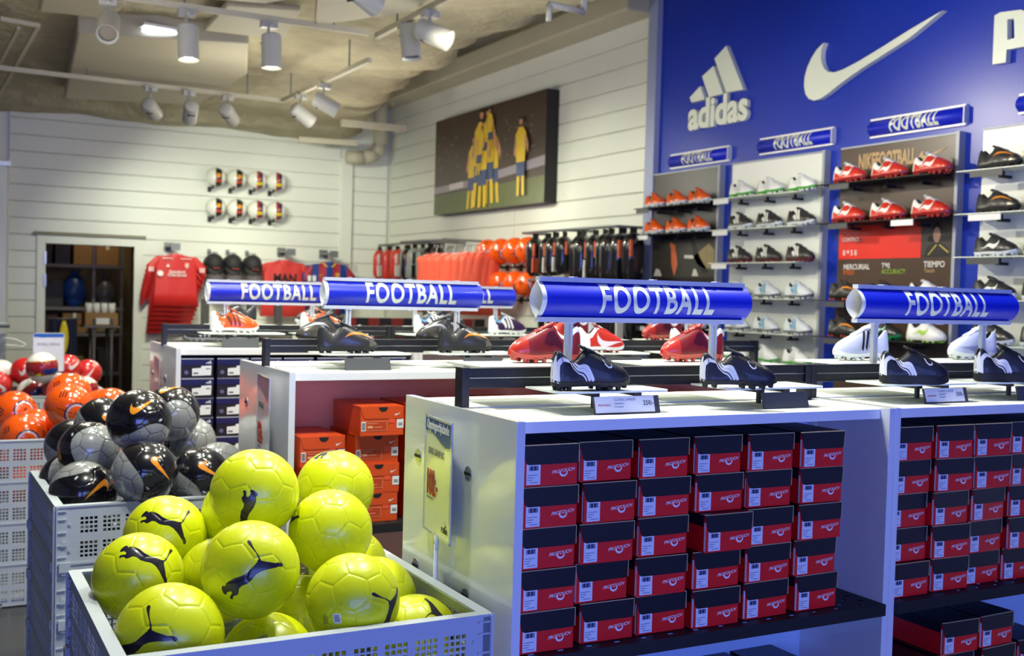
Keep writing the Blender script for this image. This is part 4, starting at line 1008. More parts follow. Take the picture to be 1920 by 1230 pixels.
def crate(label, x0, x1, y0, y1, ztop=.792, rz=0, tiers=4):
    cx, cy = (x0+x1)/2, (y0+y1)/2; W = x1-x0; D = y1-y0
    t = thing('storage_crate', label, 'crate', (cx, cy, 0), rz, 'pale grey perforated storage crates')
    F = crate_panel(W); S = crate_panel(D)
    for k in range(tiers):
        z = ztop-.002-.196*(k+1)
        link('crate_panel', F, t, loc=(-W/2, -D/2, z)); link('crate_panel', F, t, loc=(W/2, D/2, z), rz=PI)
        link('crate_panel', S, t, loc=(-W/2, D/2, z), rz=-PI/2); link('crate_panel', S, t, loc=(W/2, -D/2, z), rz=PI/2)
    ob('crate_floor', MB().box(-W/2+.01, W/2-.01, -D/2+.01, D/2-.01, .02, .04).box(-W/2, -W/2+.1, -D/2, D/2, 0, .02).box(W/2-.1, W/2, -D/2, D/2, 0, .02), CRATE, t)
    ob('latch', MB().box(-W/2-.012, -W/2, -D/2+.015, -D/2+.035, .50, .53).box(-W/2-.012, -W/2, -D/2+.015, -D/2+.035, .30, .33), CRATE, t, bevel=.003)
    return t
crate('perforated crate piled with yellow balls in the foreground', .345, 1.190, 2.285, 3.055)
crate('perforated crate piled with black and silver balls', .392, 1.118, 3.955, 4.735, rz=.02)
crate('perforated crate piled with orange balls', .24, 1.02, 5.645, 6.44)
crate('perforated crate of red and multicoloured balls farthest back', .32, 1.13, 7.75, 8.50)

# ------------------------------------------------------------------ balls
PHI = (1+5**.5)/2
def sphere_pts(n):
    bm = bmesh.new(); bmesh.ops.create_icosphere(bm, subdivisions=n, radius=1)
    me = bpy.data.meshes.new('ball'); bm.to_mesh(me); bm.free()
    P = np.empty(len(me.vertices)*3); me.vertices.foreach_get('co', P); return me, P.reshape(-1, 3)
iv = np.array([(0, s1, s2*PHI) for s1 in (1, -1) for s2 in (1, -1)]+[(s1, s2*PHI, 0) for s1 in (1, -1) for s2 in (1, -1)]+[(s2*PHI, 0, s1) for s1 in (1, -1) for s2 in (1, -1)], float)
iv /= np.linalg.norm(iv[0])
_hf = []
for i in range(12):
    for j in range(i):
        for k in range(j):
            if iv[i]@iv[j] > .4 and iv[j]@iv[k] > .4 and iv[i]@iv[k] > .4: _hf.append(iv[i]+iv[j]+iv[k])
hf = np.array(_hf); hf /= np.linalg.norm(hf, axis=1)[:, None]
RT = np.array(Matrix.Rotation(.5, 3, 'X') @ Matrix.Rotation(.35, 3, 'Z'))
def seam_dist(P):
    Q = P@RT
    d = np.concatenate([Q@iv.T/.9393, Q@hf.T/.9149], axis=1); d.sort(axis=1)
    return d[:, -1]-d[:, -2]
def azim(P, c, up=(0, 0, 1)):
    c = np.array(c, float); c /= np.linalg.norm(c); up = np.array(up, float); r_ = np.cross(up, -c)*-1; r_ = np.cross(c, up)*-1
    r_ = np.cross(up, c); r_ /= np.linalg.norm(r_); u_ = np.cross(c, r_)
    z = P@c; a = np.arccos(np.clip(z, -1, 1)); s = np.where(a > 1e-6, a/np.maximum(1e-9, np.sin(a)), 1)
    return (P@r_)*s, (P@u_)*s, z
def sdf(pts, X, Y):
    pts = np.array(pts, float); d = np.full(X.shape, 9.); ins = np.zeros(X.shape, bool)
    for i in range(len(pts)):
        a = pts[i]; b = pts[(i+1) % len(pts)]; e = b-a; wx = X-a[0]; wy = Y-a[1]
        t = np.clip((wx*e[0]+wy*e[1])/(e@e+1e-12), 0, 1); d = np.minimum(d, np.hypot(wx-t*e[0], wy-t*e[1]))
        c = ((a[1] > Y) != (b[1] > Y)) & (X < (b[0]-a[0])*(Y-a[1])/((b[1]-a[1]) or 1e-12)+a[0]); ins ^= c
    return np.where(ins, -d, d)
def rect(x0, x1, y0, y1): return [(x0, y0), (x1, y0), (x1, y1), (x0, y1)]
def ball_mesh(name, sub, base, layers, m, groove=.012, gw=.018, seamcol=None, logo=None):
    me, P = sphere_pts(sub); sd = seam_dist(P)
    g = np.exp(-(sd/gw)**2); Q = P*(1-groove*g+.002*(1-np.exp(-(sd/.09)**2)))[:, None]
    me.vertices.foreach_set('co', Q.astype(np.float32).ravel())
    C = np.tile(np.array(lin(base)), (len(P), 1)); e = {5: .02, 6: .012, 7: .006}[sub]
    for f, col in layers:
        d = f(P); k = np.clip(.5-d/e, 0, 1)[:, None]; C = C*(1-k)+np.array(lin(col))*k
    if seamcol is not None:
        k = (np.exp(-(sd/(gw*.8))**2)*.6)[:, None]; C = C*(1-k)+np.array(lin(seamcol))*k
    at_ = me.color_attributes.new('Col', 'FLOAT_COLOR', 'POINT'); at_.data.foreach_set('color', C.astype(np.float32).ravel())
    if logo is not None:
        al = me.attributes.new('Logo', 'FLOAT', 'POINT'); al.data.foreach_set('value', logo(P).astype(np.float32))
    me.polygons.foreach_set('use_smooth', [True]*len(me.polygons)); me.materials.append(m); me.update()
    return me
FC = (0, -1, 0)
def L2(poly, c=FC, sc_=1., rot=0, up=(0, 0, 1), off=(0, 0)):
    cr_, sr_ = math.cos(rot), math.sin(rot)
    q = [((x*cr_-y*sr_)*sc_+off[0], (x*sr_+y*cr_)*sc_+off[1]) for x, y in poly]
    def f(P):
        X, Y, z = azim(P, c, up); return np.where(z > -.2, sdf(q, X, Y), 9)
    return f
def ringl(r0, r1, c=FC, off=(0, 0), a0=None):
    def f(P):
        X, Y, z = azim(P, c); r_ = np.hypot(X-off[0], Y-off[1]); return np.maximum(r0-r_, r_-r1)
    return f
YEL = (214, 222, 8)
ym_ = matcol('yellow_ball_leather', .36, .22, bump=.15, bscale=9, logo=(22, 18, 34))
bars = [(L2(rect(-.02+.022*k, -.008+.022*k, -.05, .05), c=(.2, .75, .62)), (40, 40, 50)) for k in range(6)]
tx = [(L2(rect(-.09, .09-.03*(k % 3), -.012, .002), c=(.2, .75, .62), off=(0, -.10-.03*k)), (60, 70, 20)) for k in range(4)]
yb = ball_mesh('yellow_ball', 7, YEL, [(L2(rect(-.05, .13, -.07, .07), c=(.2, .75, .62)), (226, 228, 220))]+bars+tx, ym_, .010, .017, logo=L2(CAT, sc_=.86))
yb2 = ball_mesh('yellow_ball', 7, YEL, [(L2(rect(-.13, .13, -.09, .09)), (214, 222, 90))]+
                [(L2(rect(-.10+.022*k, -.088+.022*k, -.05, .05)), (40, 40, 50)) for k in range(9)]+[(L2(rect(-.11, .08-.04*(k % 3), -.010, .0), off=(0, -.14-.03*k)), (60, 70, 20)) for k in range(5)], ym_, .010, .017, logo=L2(CAT, sc_=.86, c=(0, 1, 0)))
yb3 = ball_mesh('yellow_ball', 7, YEL, [(L2(rect(-.08, .08, -.10, .10), c=(-.84, -.45, .42)), (226, 228, 220))]+[(L2(rect(-.06, .06, -.07+.026*k, -.055+.026*k), c=(-.84, -.45, .42)), (40, 40, 50)) for k in range(6)]+[(L2(rect(-.24-.03*k, -.225-.03*k, -.12, .10-.03*(k%2)), c=(-.84, -.45, .42)), (60, 70, 20)) for k in range(4)], ym_, .010, .017, logo=L2(CAT, sc_=.86))
zone = lambda P: (P[:, 2]+.22+.35*P[:, 0]**2-.12*np.sin(3*P[:, 0]))
bb = ball_mesh('black_ball', 7, (14, 13, 18), [(zone, (146, 148, 142)), (lambda P: np.maximum(zone(P), np.abs(np.sin(P[:, 0]*9+P[:, 2]*5+P[:, 1]*3))-.05), (112, 114, 110)), (L2(rect(-.06, .06, -.03, .03), off=(.5, -.06), rot=.5), (200, 205, 210))],
               matcol('black_ball_gloss', .20, .8, logo=(226, 140, 30)), .009, .016, (8, 8, 10), logo=L2(SWC, sc_=1.0, off=(0, .42), rot=.1))
ORB = (238, 88, 14)
def stripes(c, rot, sc_=1):
    return [(L2([(-.06, -.16), (-.0, -.16), (.04, .16), (-.02, .16)], c=c, sc_=sc_, rot=rot, off=(.12*k*math.cos(rot), .12*k*math.sin(rot))), (40, 22, 22)) for k in (-1, 0, 1)]
ol = [(ringl(.36, .52, off=(.15, -.25)), (206, 190, 205)), (ringl(.44, .52, off=(.15, -.25)), (46, 26, 40)), (L2(rect(-.9, -.2, -.02, .02), off=(.15, -.28)), (46, 26, 40))]+stripes((-.62, -.7, .42), .35)+stripes((.8, -.5, -.1), 1.3)+stripes((.1, -.2, .95), .2)+\
     [(L2([(-.10, -.05), (-.02, -.05), (.03, .10), (-.05, .04)], off=(.15, -.25)), (40, 22, 22)), (L2([(0, -.05), (.07, -.05), (.12, .16), (.05, .12)], off=(.15, -.25)), (40, 22, 22))]
orb = ball_mesh('orange_ball', 6, ORB, ol, matcol('orange_ball_gloss', .16, .7), .008, .02)
rb = ball_mesh('red_ball', 6, (200, 36, 34), [(L2(SWC, sc_=1.3, rot=.3), (226, 222, 216)), (ringl(.08, .2, c=(.6, -.3, .7)), (226, 222, 216))], matcol('print_ball_gloss', .2, .6), .006, .02)
mbm = ball_mesh('multi_ball', 6, (228, 226, 216), [(lambda P: np.abs(P[:, 2]*.8+P[:, 0]*.3)-.42, (206, 160, 40)), (lambda P: np.abs(P[:, 2]*.8+P[:, 0]*.3)-.38, (150, 34, 40)), (lambda P: np.maximum(np.abs(P[:, 2]*.8+P[:, 0]*.3+.2)-.17, -P[:, 0]*1), (26, 44, 120)),
                (L2(rect(-.25, .1, -.1, .08), off=(-.3, -.3)), (226, 200, 30))], matcol('print_ball_gloss'), .006, .02)
wrb = ball_mesh('white_red_ball', 6, (228, 226, 214), [(lambda P: P[:, 2]+.1, (190, 60, 56)), (L2(rect(-.4, .3, -.2, -.05), off=(.2, -.5)), (220, 214, 208))], matcol('print_ball_gloss'), .006, .02)
wba = ball_mesh('white_crest_ball', 5, (232, 232, 220), [(lambda P: np.maximum(np.abs(P[:, 0]-.30)-.30, P[:, 1]), (30, 24, 20)), (ringl(0, .24, off=(.30, .25)), (232, 150, 30)), (L2(rect(-.30, .30, -.22, .12), off=(.31, -.28)), (196, 74, 60))], matcol('print_ball_gloss'), .004, .02)
wbb = ball_mesh('white_stripe_ball', 5, (232, 232, 220), [(lambda P: np.maximum(np.abs(P[:, 0]-.30)-.30, P[:, 1]), (150, 44, 50)), (lambda P: np.maximum(np.abs(P[:, 0]-.46)-.14, P[:, 1]), (40, 32, 90)), (L2(rect(-.30, .30, -.18, .18), off=(.31, -.36)), (228, 200, 20)), (ringl(0, .14, off=(.32, .14)), (210, 130, 70))], matcol('print_ball_gloss'), .004, .02)
def face(loc, dx, dy, ang):
    """rotation turning the ball's print centre towards disc position dx, dy (fractions of the radius) as seen from the aisle"""
    n = (CAMP-Vector(loc)).normalized(); r_ = n.cross(Vector((0, 0, 1))).normalized()*-1; u_ = n.cross(r_)
    r_ = Vector((0, 0, 1)).cross(n).normalized(); u_ = n.cross(r_)
    q = math.hypot(dx, dy); th = math.asin(q) if q < 1 else PI/2*q
    h = (r_*dx+u_*dy)/q if q > 1e-6 else r_
    c = n*math.cos(th)+h*math.sin(th); tl = Quaternion(n.cross(c).normalized(), n.angle(c)) if q > 1e-6 else Quaternion()
    up = tl @ u_; rt = tl @ r_
    a = math.radians(ang); up2 = up*math.cos(a)-rt*math.sin(a); rt2 = up2.cross(c)*-1; rt2 = c.cross(up2)*-1
    rt2 = up2.cross(c)
    m = Matrix((rt2, -c, up2)).transposed()
    return m
def ball(me, loc, R, label, group, spec=(0, 0, 0), name='football', parent_label=None):
    o = link(name, me); tag(o, label, 'ball', group)
    m = face(loc, *spec).to_4x4() @ Matrix.Scale(R, 4); m.translation = Vector(loc); o.matrix_basis = m
    return o
_low = set()
def LOW(col, x, y, x0, x1, y0, y1):
    w_ = ('left', 'middle', 'right')[min(2, int((x-x0)/(x1-x0)*3))]; d_ = ('front', 'centre', 'rear')[min(2, int((y-y0)/(y1-y0)*3))]
    for pre in ('low', 'deep', 'lowest', 'half sunk', 'sunken'):
        l = '%s hidden %s ball under the pile, %s %s of its crate' % (pre, col, d_, w_)
        if l not in _low: _low.add(l); return l
    return l
YB_ = [((.767, 2.825, 1.010, .114), (-.15, -.62, -140), 0, 'topmost yellow ball, cat emblem upright at its lower edge'),
       ((1.054, 3.020, .970, .1115), (.0, 1.02, 0), 0, 'yellow ball at the upper right of the pile beside the orange boxes'),
       ((.690, 2.564, .878, .115), (0, 0, 0), 0, 'yellow ball in the centre of the pile with the whole leaping cat emblem'),
       ((.959, 2.775, .905, .110), (-1.0, .12, 10), 0, 'plain-looking yellow ball right of centre below the upper right ball'),
       ((.896, 2.424, .818, .110), (.72, -.28, 35), 2, 'yellow ball right of centre with a barcode and cat head near the crate front'),
       ((.580, 3.022, .870, .109), (.12, .38, -62), 0, 'yellow ball at the upper left of the pile with a dark leaping cat'),
       ((.474, 2.793, .825, .109), (.30, .42, -66), 0, 'yellow ball at the left edge of the pile with a leaping cat'),
       ((.489, 2.480, .765, .119), (-.52, .02, -12), 0, 'large yellow ball at the lower left corner with a cat at its left side'),
       ((.688, 2.856, .781, .110), (-.95, -.2, 0), 0, 'yellow ball wedged behind the centre ball, left side'),
       ((.752, 2.622, .634, .115), (-.1, .45, 20), 1, 'yellow ball at the bottom behind the crate rim with small printed text'),
       ((.893, 2.812, .673, .110), (.1, -.5, -10), 1, 'yellow ball deep between the centre ball and the barcode ball'),
       ((1.045, 2.668, .741, .110), (1.4, 0, 0), 0, 'yellow ball partly hidden behind the barcode ball'),
       ((1.078, 2.470, .690, .108), (.55, .42, 100), 0, 'yellow ball at the right corner of the crate with a black patch'),
       ((1.065, 2.927, .764, .110), (1.5, .2, 0), 0, 'yellow ball low behind the right-of-centre ball by the crate side'),
       ((.785, 3.022, .915, .110), (1.3, .4, 0), 0, 'yellow ball peeking out left of the topmost ball'),
       ((.503, 2.750, .576, .115), (1.3, 0, 0), 0, 'hidden low yellow ball at the crate left side'), ((.947, 2.611, .504, .115), (1.3, 0, 0), 0, 'hidden low yellow ball at the crate centre'),
       ((.661, 2.852, .441, .115), (1.3, 0, 0), 0, 'hidden low yellow ball at the crate back'), ((.631, 2.562, .450, .115), (1.3, 0, 0), 0, 'hidden low yellow ball at the crate front'), ((1.014, 2.906, .471, .115), (1.3, 0, 0), 0, 'hidden low yellow ball at the crate right back')]
for (x, y, z, R), sp, v, lab in YB_: ball((yb, yb2, yb3)[v], (x, y, z), R, lab, 'yellow balls in the front crate', sp)
BB_ = [((.701, 4.170, 1.045, .115), (.18, .05, 4), 'black ball on top of the pile with a wide orange tick'),
       ((.895, 4.583, 1.022, .113), (0, .62, 0), 'silver-bellied black ball behind the topmost one'),
       ((.999, 4.713, .880, .110), (0, 1.05, 10), 'silver ball at the right of the black pile'),
       ((.696, 4.008, .881, .113), (.05, .0, -78), 'black and silver ball with small white sticker behind the crate rim'),
       ((.515, 4.205, .785, .116), (.3, .55, 195), 'silver ball with dark lower right at the front left of its crate'),
       ((.555, 4.382, .913, .110), (-.72, .1, 80), 'half silver ball left of the topmost black ball'),
       ((.632, 4.573, .982, .110), (-.1, -.1, -70), 'black ball with orange tick left behind the topmost one'),
       ((.540, 4.739, .880, .110), (-.1, -.2, -50), 'black ball with orange tick at the far left of the pile'),
       ((.506, 4.555, .773, .110), (-.7, .6, 60), 'dark silver ball low at the left side of its crate'),
       ((.902, 4.073, .843, .110), (-.05, -.05, -60), 'black ball with curved orange tick at the right of its crate'),
       ((1.018, 4.275, .835, .105), (0, 1.2, 0), 'silver black ball half hidden behind the yellow pile'),
       ((.79, 4.34, .80, .112), (1.3, 0, 0), 'dark ball deep in the middle of the black pile')]
for x, y, z in ((.640, 4.308, .563), (.956, 4.365, .565), (.885, 4.134, .60), (.776, 4.532, .60), (.533, 4.104, .565)): BB_.append(((x, y, z, .113), (1.2, .3, 0), LOW('black', x, y, .39, 1.12, 3.95, 4.73)))
for (x, y, z, R), sp, lab in BB_: ball(bb, (x, y, z), R, lab, 'black and silver balls', sp)
OB_ = [((.445, 5.926, .773, .114), (0, 0, 10), 'orange ball at the front left of the orange pile with ring print'), ((.428, 6.30, .850, .115), (.2, .2, 40), 'orange ball behind the front left one'),
       ((.662, 5.970, .830, .113), (.25, .1, -10), 'orange ball at the centre front of the orange pile'), ((.634, 5.772, .937, .110), (.3, -.1, -20), 'orange ball above the centre front one'),
       ((.701, 6.35, .940, .114), (.1, .1, 0), 'topmost orange ball at the back of the orange pile'), ((.871, 6.037, .886, .110), (.5, .5, 30), 'orange ball at the right of the pile'),
       ((.859, 6.261, .860, .110), (.8, .2, 80), 'orange ball behind the right one'), ((.521, 6.139, .777, .110), (.8, .0, 0), 'orange ball in the gap at the centre of the pile'), ((.642, 6.317, .709, .110), (1.1, .2, 0), 'low orange ball in the gap')]
for x, y, z in ((.821, 5.887, .612), (.476, 5.901, .53), (.461, 6.279, .6), (.878, 6.181, .6), (.660, 6.085, .557), (1.002, 5.987, .6)): OB_.append(((x, y, z, .113), (1.2, .3, 0), LOW('orange', x, y, .24, 1.02, 5.64, 6.44)))
for (x, y, z, R), sp, lab in OB_: ball(orb, (x, y, z), R, lab, 'orange balls', sp)
FB_ = [(wrb, (.480, 8.402, .890, .100), (0, 0, 0), 'white and red ball at the left edge of the picture'), (rb, (.626, 8.272, .915, .096), (.1, .2, 20), 'red ball with white tick left of the price card'), (rb, (.668, 8.461, .880, .094), (.5, .2, 0), 'red ball behind the tick ball'),
       (mbm, (.697, 7.85, .974, .102), (0, -.1, 25), 'large multicoloured ball in front of the price card'), (mbm, (.797, 7.890, .830, .103), (.2, .2, 40), 'multicoloured ball below the price card'),
       (rb, (.913, 8.390, .930, .096), (.6, .2, 0), 'red ball right behind the price card'), (rb, (1.06, 8.461, .889, .096), (.1, -.2, 10), 'red ball with white marks at the right of the far crate'),
       (mbm, (.656, 8.024, .788, .101), (-.2, 0, 60), 'multicoloured ball with yellow patch low in the far crate'), (mbm, (1.021, 8.316, .776, .096), (0, .2, 200), 'blue and red ball low at the right of the far crate'), (rb, (.450, 8.218, .827, .096), (.2, 0, 100), 'red ball low at the left edge')]
for i, (x, y, z) in enumerate(((.558, 7.936, .62), (.785, 8.173, .654), (.966, 8.093, .6), (.653, 8.323, .640), (.980, 7.884, .656), (.451, 8.336, .631))): FB_.append((rb, (x, y, z, .1), (1.2, .3, 0), LOW('red', x, y, .32, 1.13, 7.75, 8.5)))
for me, (x, y, z, R), sp, lab in FB_: ball(me, (x, y, z), R, lab, 'balls in the farthest crate', sp)
# balls on hooks on the back wall
for r_, py0 in enumerate((330, 388)):
    for c, px_ in enumerate((404, 443, 481, 517)):
        p = at(px_, py0+(0, 3, 6, 8)[c]*(1 if r_ == 0 else .5), Y=12.80)
        z = (2.78, 2.435)[r_]; lab = 'white ball with %s crest band on the back wall, %s row, %s from left' % (('dark', 'dark', 'striped', 'striped')[c], ('upper', 'lower')[r_], ordn[c])
        ball(wba if c < 2 else wbb, (p.x, 12.78, z), .112, lab, 'white balls on the back wall', (.0, 0, 0))
        h = thing('ball_holder', 'black wall holder under the %s ball, %s row' % (ordn[c], ('upper', 'lower')[r_]), 'holder', (p.x-.04, 12.9, z-.13), group='ball holders on the back wall')
        ob('holder_arm', MB().cyl((0, .05, 0), (0, -.16, .0), .010, 8).cyl((0, -.16, 0), (0, -.17, .035), .012, 8), BLKM, h, True)
        ob('holder_plate', MB().box(-.02, .02, .01, .02, -.03, .03), BLKM, h)

# ------------------------------------------------------------------ price stands
def price_stand(label, p0, p1, z0, z1, wall, head, body, price, foot, post=True, thin=.006):
    """card in a frame from p0 (left) to p1 (right) in plan"""
    p0 = Vector((*p0, 0)); p1 = Vector((*p1, 0)); L = (p1-p0).length; H_ = z1-z0
    t = thing('price_stand', label, 'price sign', (p0.x, p0.y, z0), math.atan2(p1.y-p0.y, p1.x-p0.x))
    ob('card', MB().box(.004, L-.004, 0, .002, .004, H_-.004), mat('card_'+wall, {'cream': (222, 226, 186), 'lilac': (200, 196, 206), 'white': (226, 230, 238)}[wall], .3, coat=.5), t)
    fr = MB().box(0, L, -thin*.5, thin*.5, 0, .007).box(0, L, -thin*.5, thin*.5, H_-.006, H_).box(0, .005, -thin*.5, thin*.5, 0, H_).box(L-.006, L, -thin*.5, thin*.5, 0, H_)
    ob('frame', fr, ACR if wall != 'white' else CLEAR, t)
    c = head[1]
    b = [(0, 1), (1, 1), (1, .80), (.8, .79), (.6, .82), (.4, .865), (.2, .885), (0, .88)] if wall != 'white' else [(0, 1), (1, 1), (1, .91), (.5, .905), (.3, .90), (0, .915)]
    ob('header', MB().prism([(.005+u*(L-.011), .006+v*(H_-.012)) for u, v in b], lambda a, b_, s: (a, -.001-s, b_), 0, .0008), mat('header_'+wall, c, .35), t)
    ink = mat('print_grey_ink', (96, 100, 96), .6)
    if head[0]: letters(head[0], WHITE, t, FRONT((L*.49, -.0022, H_*.925), L*.150, .66), .012, .01)
    if body: letters(body, ink, t, FRONT((L*.14, -.0015, H_*.70), L*.115, .75), 0, .01, 'LEFT')
    if price:
        letters(price, REDI, t, FRONT((L*.08, -.0015, H_*.42), L*.42, .50), .012, .01, 'LEFT')
        letters('ordinarie pris', ink, t, FRONT((L*.10, -.0015, H_*.30), L*.05, .9), 0, .01, 'LEFT')
    if foot == 'cat': ob('cat_mark', MB().prism([(L*.82+a*L*.07, H_*.13+b_*L*.07) for a, b_ in CAT], lambda a, b_, s: (a, -.0012-s, b_), 0, .0006), INK, t); letters('PUMA', INK, t, FRONT((L*.80, -.0015, H_*.09), L*.085), .02, .01)
    if foot == 'tick': ob('tick_mark', MB().prism([(L*.78+a*L*.16, H_*.10+b_*L*.16) for a, b_ in SWC], lambda a, b_, s: (a, -.0012-s, b_), 0, .0006), INK, t)
    if post: ob('post', MB().cyl((L/2, 0, -.42), (L/2, 0, -.02), .006, 10).box(L/2-.012, L/2+.012, -.004, .004, -.035, .004), CLEAR, t, True)
    return t
price_stand('price card reading 100:- leaning by the nearest end panel', (1.212, 2.74), (1.185, 2.512), .902, 1.214, 'cream', ('Öppningserbjudande', (40, 84, 140)), 'KING GRAPHIC', '100:-', 'cat')
price_stand('price card reading 150:- on the second unit end panel', (1.116, 4.10), (1.09, 3.84), .84, 1.225, 'lilac', ('', (120, 100, 130)), 'T90 STRIKE', '150:-', 'tick')
price_stand('blurred lilac price card on the third unit end panel', (1.02, 5.66), (1.0, 5.42), .86, 1.19, 'lilac', ('', (120, 100, 130)), '', '', '')
a = at(62, 626, Y=8.05); b = at(121, 626, Y=8.05)
price_stand('white price card with blue header standing in the farthest crate', (a.x, 8.05), (b.x, 8.05), .93, at(90, 624, Y=8.05).z, 'white', ('', (36, 96, 190)), 'FOTBOLL REPLICA', '', '')

# ------------------------------------------------------------------ wall display panels with boots
XF = 5.08
def wall_panel(label, ya, yb, face_m, rows_, plates=True):
    t = thing('boot_display_wall', label, 'wall display', (0, 0, 0), group='display panels on the blue wall')
    ob('panel_board', MB().box(XF, 5.12, yb, ya, .95, 2.50), face_m, t)
    ob('panel_edge', MB().box(XF-.012, 5.121, yb-.022, yb-.0005, .95, 2.515).box(XF-.006, 5.121, yb, ya, 2.501, 2.512), LGREY, t)
    for z in rows_:
        ob('shelf', MB().box(4.90, XF-.001, yb+.03, ya+.02, z-.008, z-.003), GLASSP if plates else BLKM, t)
        for k in range(3):
            y = yb+(ya-yb)*(.2+.3*k); ob('bracket', MB().cyl((5.02, y, z-.035), (5.02, y, z-.008), .010, 8).box(5.0, XF-.001, y-.012, y+.012, z-.045, z-.03), BLKM, t)
    return t
WPAN = mat('panel_white', (226, 230, 222), .35, var=.01); BPAN = mat('panel_black', (44, 38, 36), .3, var=.05); NPAN = mat('panel_brown', (78, 62, 50), .3, var=.06)
P1 = wall_panel('black display panel of orange boots at the left of the blue wall', 7.16, 6.36, BPAN, (2.235, 2.03, 1.33), False)
P2 = wall_panel('white display panel with six rows of boots', 6.21, 5.31, WPAN, (2.25, 2.032, 1.80, 1.56, 1.33, 1.13))
P3 = wall_panel('brown display panel of red boots with large lettering', 5.155, 4.275, NPAN, (2.275, 2.035, 1.56, 1.335), False)
P4 = wall_panel('white display panel cut off by the right edge', 4.105, 3.2, WPAN, (2.27, 2.04, 1.81, 1.583, 1.345, 1.12))
def tagbar(panel, y, z, w_=.16, white=True): ob('price_label' if white else 'label_holder', MB().box(4.893, 4.899, y-w_/2, y+w_/2, z-.045, z-.012), TAPE if white else DGREY, panel)
for z in (2.25, 2.032, 1.80, 1.33): tagbar(P2, 6.10, z)
tagbar(P1, 7.05, 2.235, white=False); tagbar(P1, 7.05, 2.03); tagbar(P1, 7.05, 1.33)
tagbar(P3, 4.98, 2.275, white=False); tagbar(P3, 4.98, 2.035, white=False); tagbar(P3, 4.48, 2.035); tagbar(P3, 4.98, 1.56, white=False); tagbar(P3, 4.98, 1.335, white=False)
tagbar(P4, 3.93, 2.27, .2, False); tagbar(P4, 3.93, 2.04, .2); tagbar(P4, 3.93, 1.81, .2, False)
P1o = ('left', 'middle', 'right')
def shoerow(kd, ys, z, desc, where, L=.275, kinds=None, descs=None):
    for i, y in enumerate(ys):
        k = kinds[i] if kinds else kd; d = descs[i] if descs else desc
        boot(k, 4.985, y+L/2, z-.002, math.radians(-90-8), '%s, %s on %s' % (d, P1o[i], where), L, group='boots on the wall display panels')
y1 = (6.98, 6.70, 6.43); y2 = (5.96, 5.665, 5.365); y3 = (4.955, 4.645, 4.335); y4 = (3.90, 3.60, 3.33)
shoerow('orange', y1, 2.235, 'orange boot', 'top shelf of the black panel'); shoerow('orange', y1, 2.03, 'orange boot', 'second shelf of the black panel'); shoerow('orange', y1, 1.33, 'orange boot', 'lowest shelf of the black panel')
shoerow('whitegreen', y2, 2.25, 'white boot with green sole', 'top row, white panel'); shoerow('blackwhite', y2, 2.032, 'black boot with white stripes and pale sole', 'second row, white panel')
shoerow('brownblack', y2, 1.80, 'black boot with white stripes and wine sole', 'third row, white panel'); shoerow('whiteblue', y2, 1.56, 'white boot with pale blue stripes', 'fourth row, white panel')
shoerow('whiteblue', y2, 1.33, 'white boot with pale blue stripes', 'fifth row, white panel'); shoerow('whitegreen', y2, 1.13, 'white boot with green heel', 'lowest row, white panel')
shoerow('redwhite', y3, 2.275, 'red boot with white ankle and tick', 'upper shelf, brown panel', .29); shoerow('redwhite', y3, 2.035, 'red boot with white ankle and tick', 'second shelf, brown panel', .29)
kk = ['blackorangered', 'blackgreen', 'whitelime']; dd = ['black boot with orange tick and coral studs', 'black boot with mint tick and green studs', 'white boot with lime tick and studs']
shoerow('', y3, 1.56, '', 'third shelf, brown panel', .29, kk, dd); shoerow('', y3, 1.335, '', 'lowest shelf, brown panel', .29, kk, dd)
for z, k, d, w_ in ((2.27, 'blackorange', 'black boot with orange tick', 'top row'), (2.04, 'blackorange', 'black boot with orange tick', 'second row'), (1.81, 'blacktick', 'black boot with white tick', 'third row'), (1.583, 'blacktick', 'black boot with white tick', 'fourth row'), (1.345, 'blacktick', 'black boot with white tick', 'fifth row')):
    shoerow(k, y4, z, d, w_+' of the right-edge panel', .285)
# printed graphics on the panels
t = P3
GOLD = mat('gold_print', (176, 146, 98), .4)
letters('NIKEFOOTBALL', GOLD, t, SIDE((XF-.001, 4.785, 2.405), .125, .50), .04, .01)
ob('tick_print', MB().prism(wallpts([(1777, 276), (1752, 290), (1738, 298), (1729, 302), (1724, 299), (1723, 293), (1729, 284), (1732, 283), (1731, 291), (1738, 292), (1756, 284)], XF), XS, XF-.0025, XF-.0003), GOLD, t)
ob('red_print', MB().box(XF-.002, XF-.0002, 4.50, 5.145, 1.815, 2.02), mat('poster_red', (222, 48, 34), .35, var=.12, scale=6), t)
WP = mat('white_print', (214, 208, 200), .5)
for s, y, z, sz, m in (('CTR360', 5.12, 1.965, .045, mat('faded_red_print', (232, 110, 90), .5)), ('CONTROL', 5.12, 1.935, .034, WP), ('8 9 5 8', 5.11, 1.852, .046, WP), ('MERCURIAL', 5.10, 1.765, .045, WP), ('SPEED', 5.10, 1.73, .038, mat('orange_print', (190, 90, 40), .5)),
                 ('T90', 4.79, 1.77, .045, WP), ('ACCURACY', 4.79, 1.735, .038, mat('green_print', (130, 160, 50), .5)), ('TIEMPO', 4.475, 1.775, .048, WP), ('Touch', 4.47, 1.74, .032, GOLD)):
    letters(s, m, t, SIDE((XF-.0028, y, z), sz, .9), .02, .01, 'LEFT')
mb = MB().box(XF-.002, XF-.0002, 4.285, 4.495, 1.815, 2.06, 0)
hd = lambda cy, cz, ry, rz_, m, k: mb.prism([(cy+ry*math.cos(a), cz+rz_*math.sin(a)) for a in np.linspace(0, 2*PI, 14, endpoint=False)], lambda a, b, s: (XF-.002-.0006*k-s, a, b), 0, .0005, m)
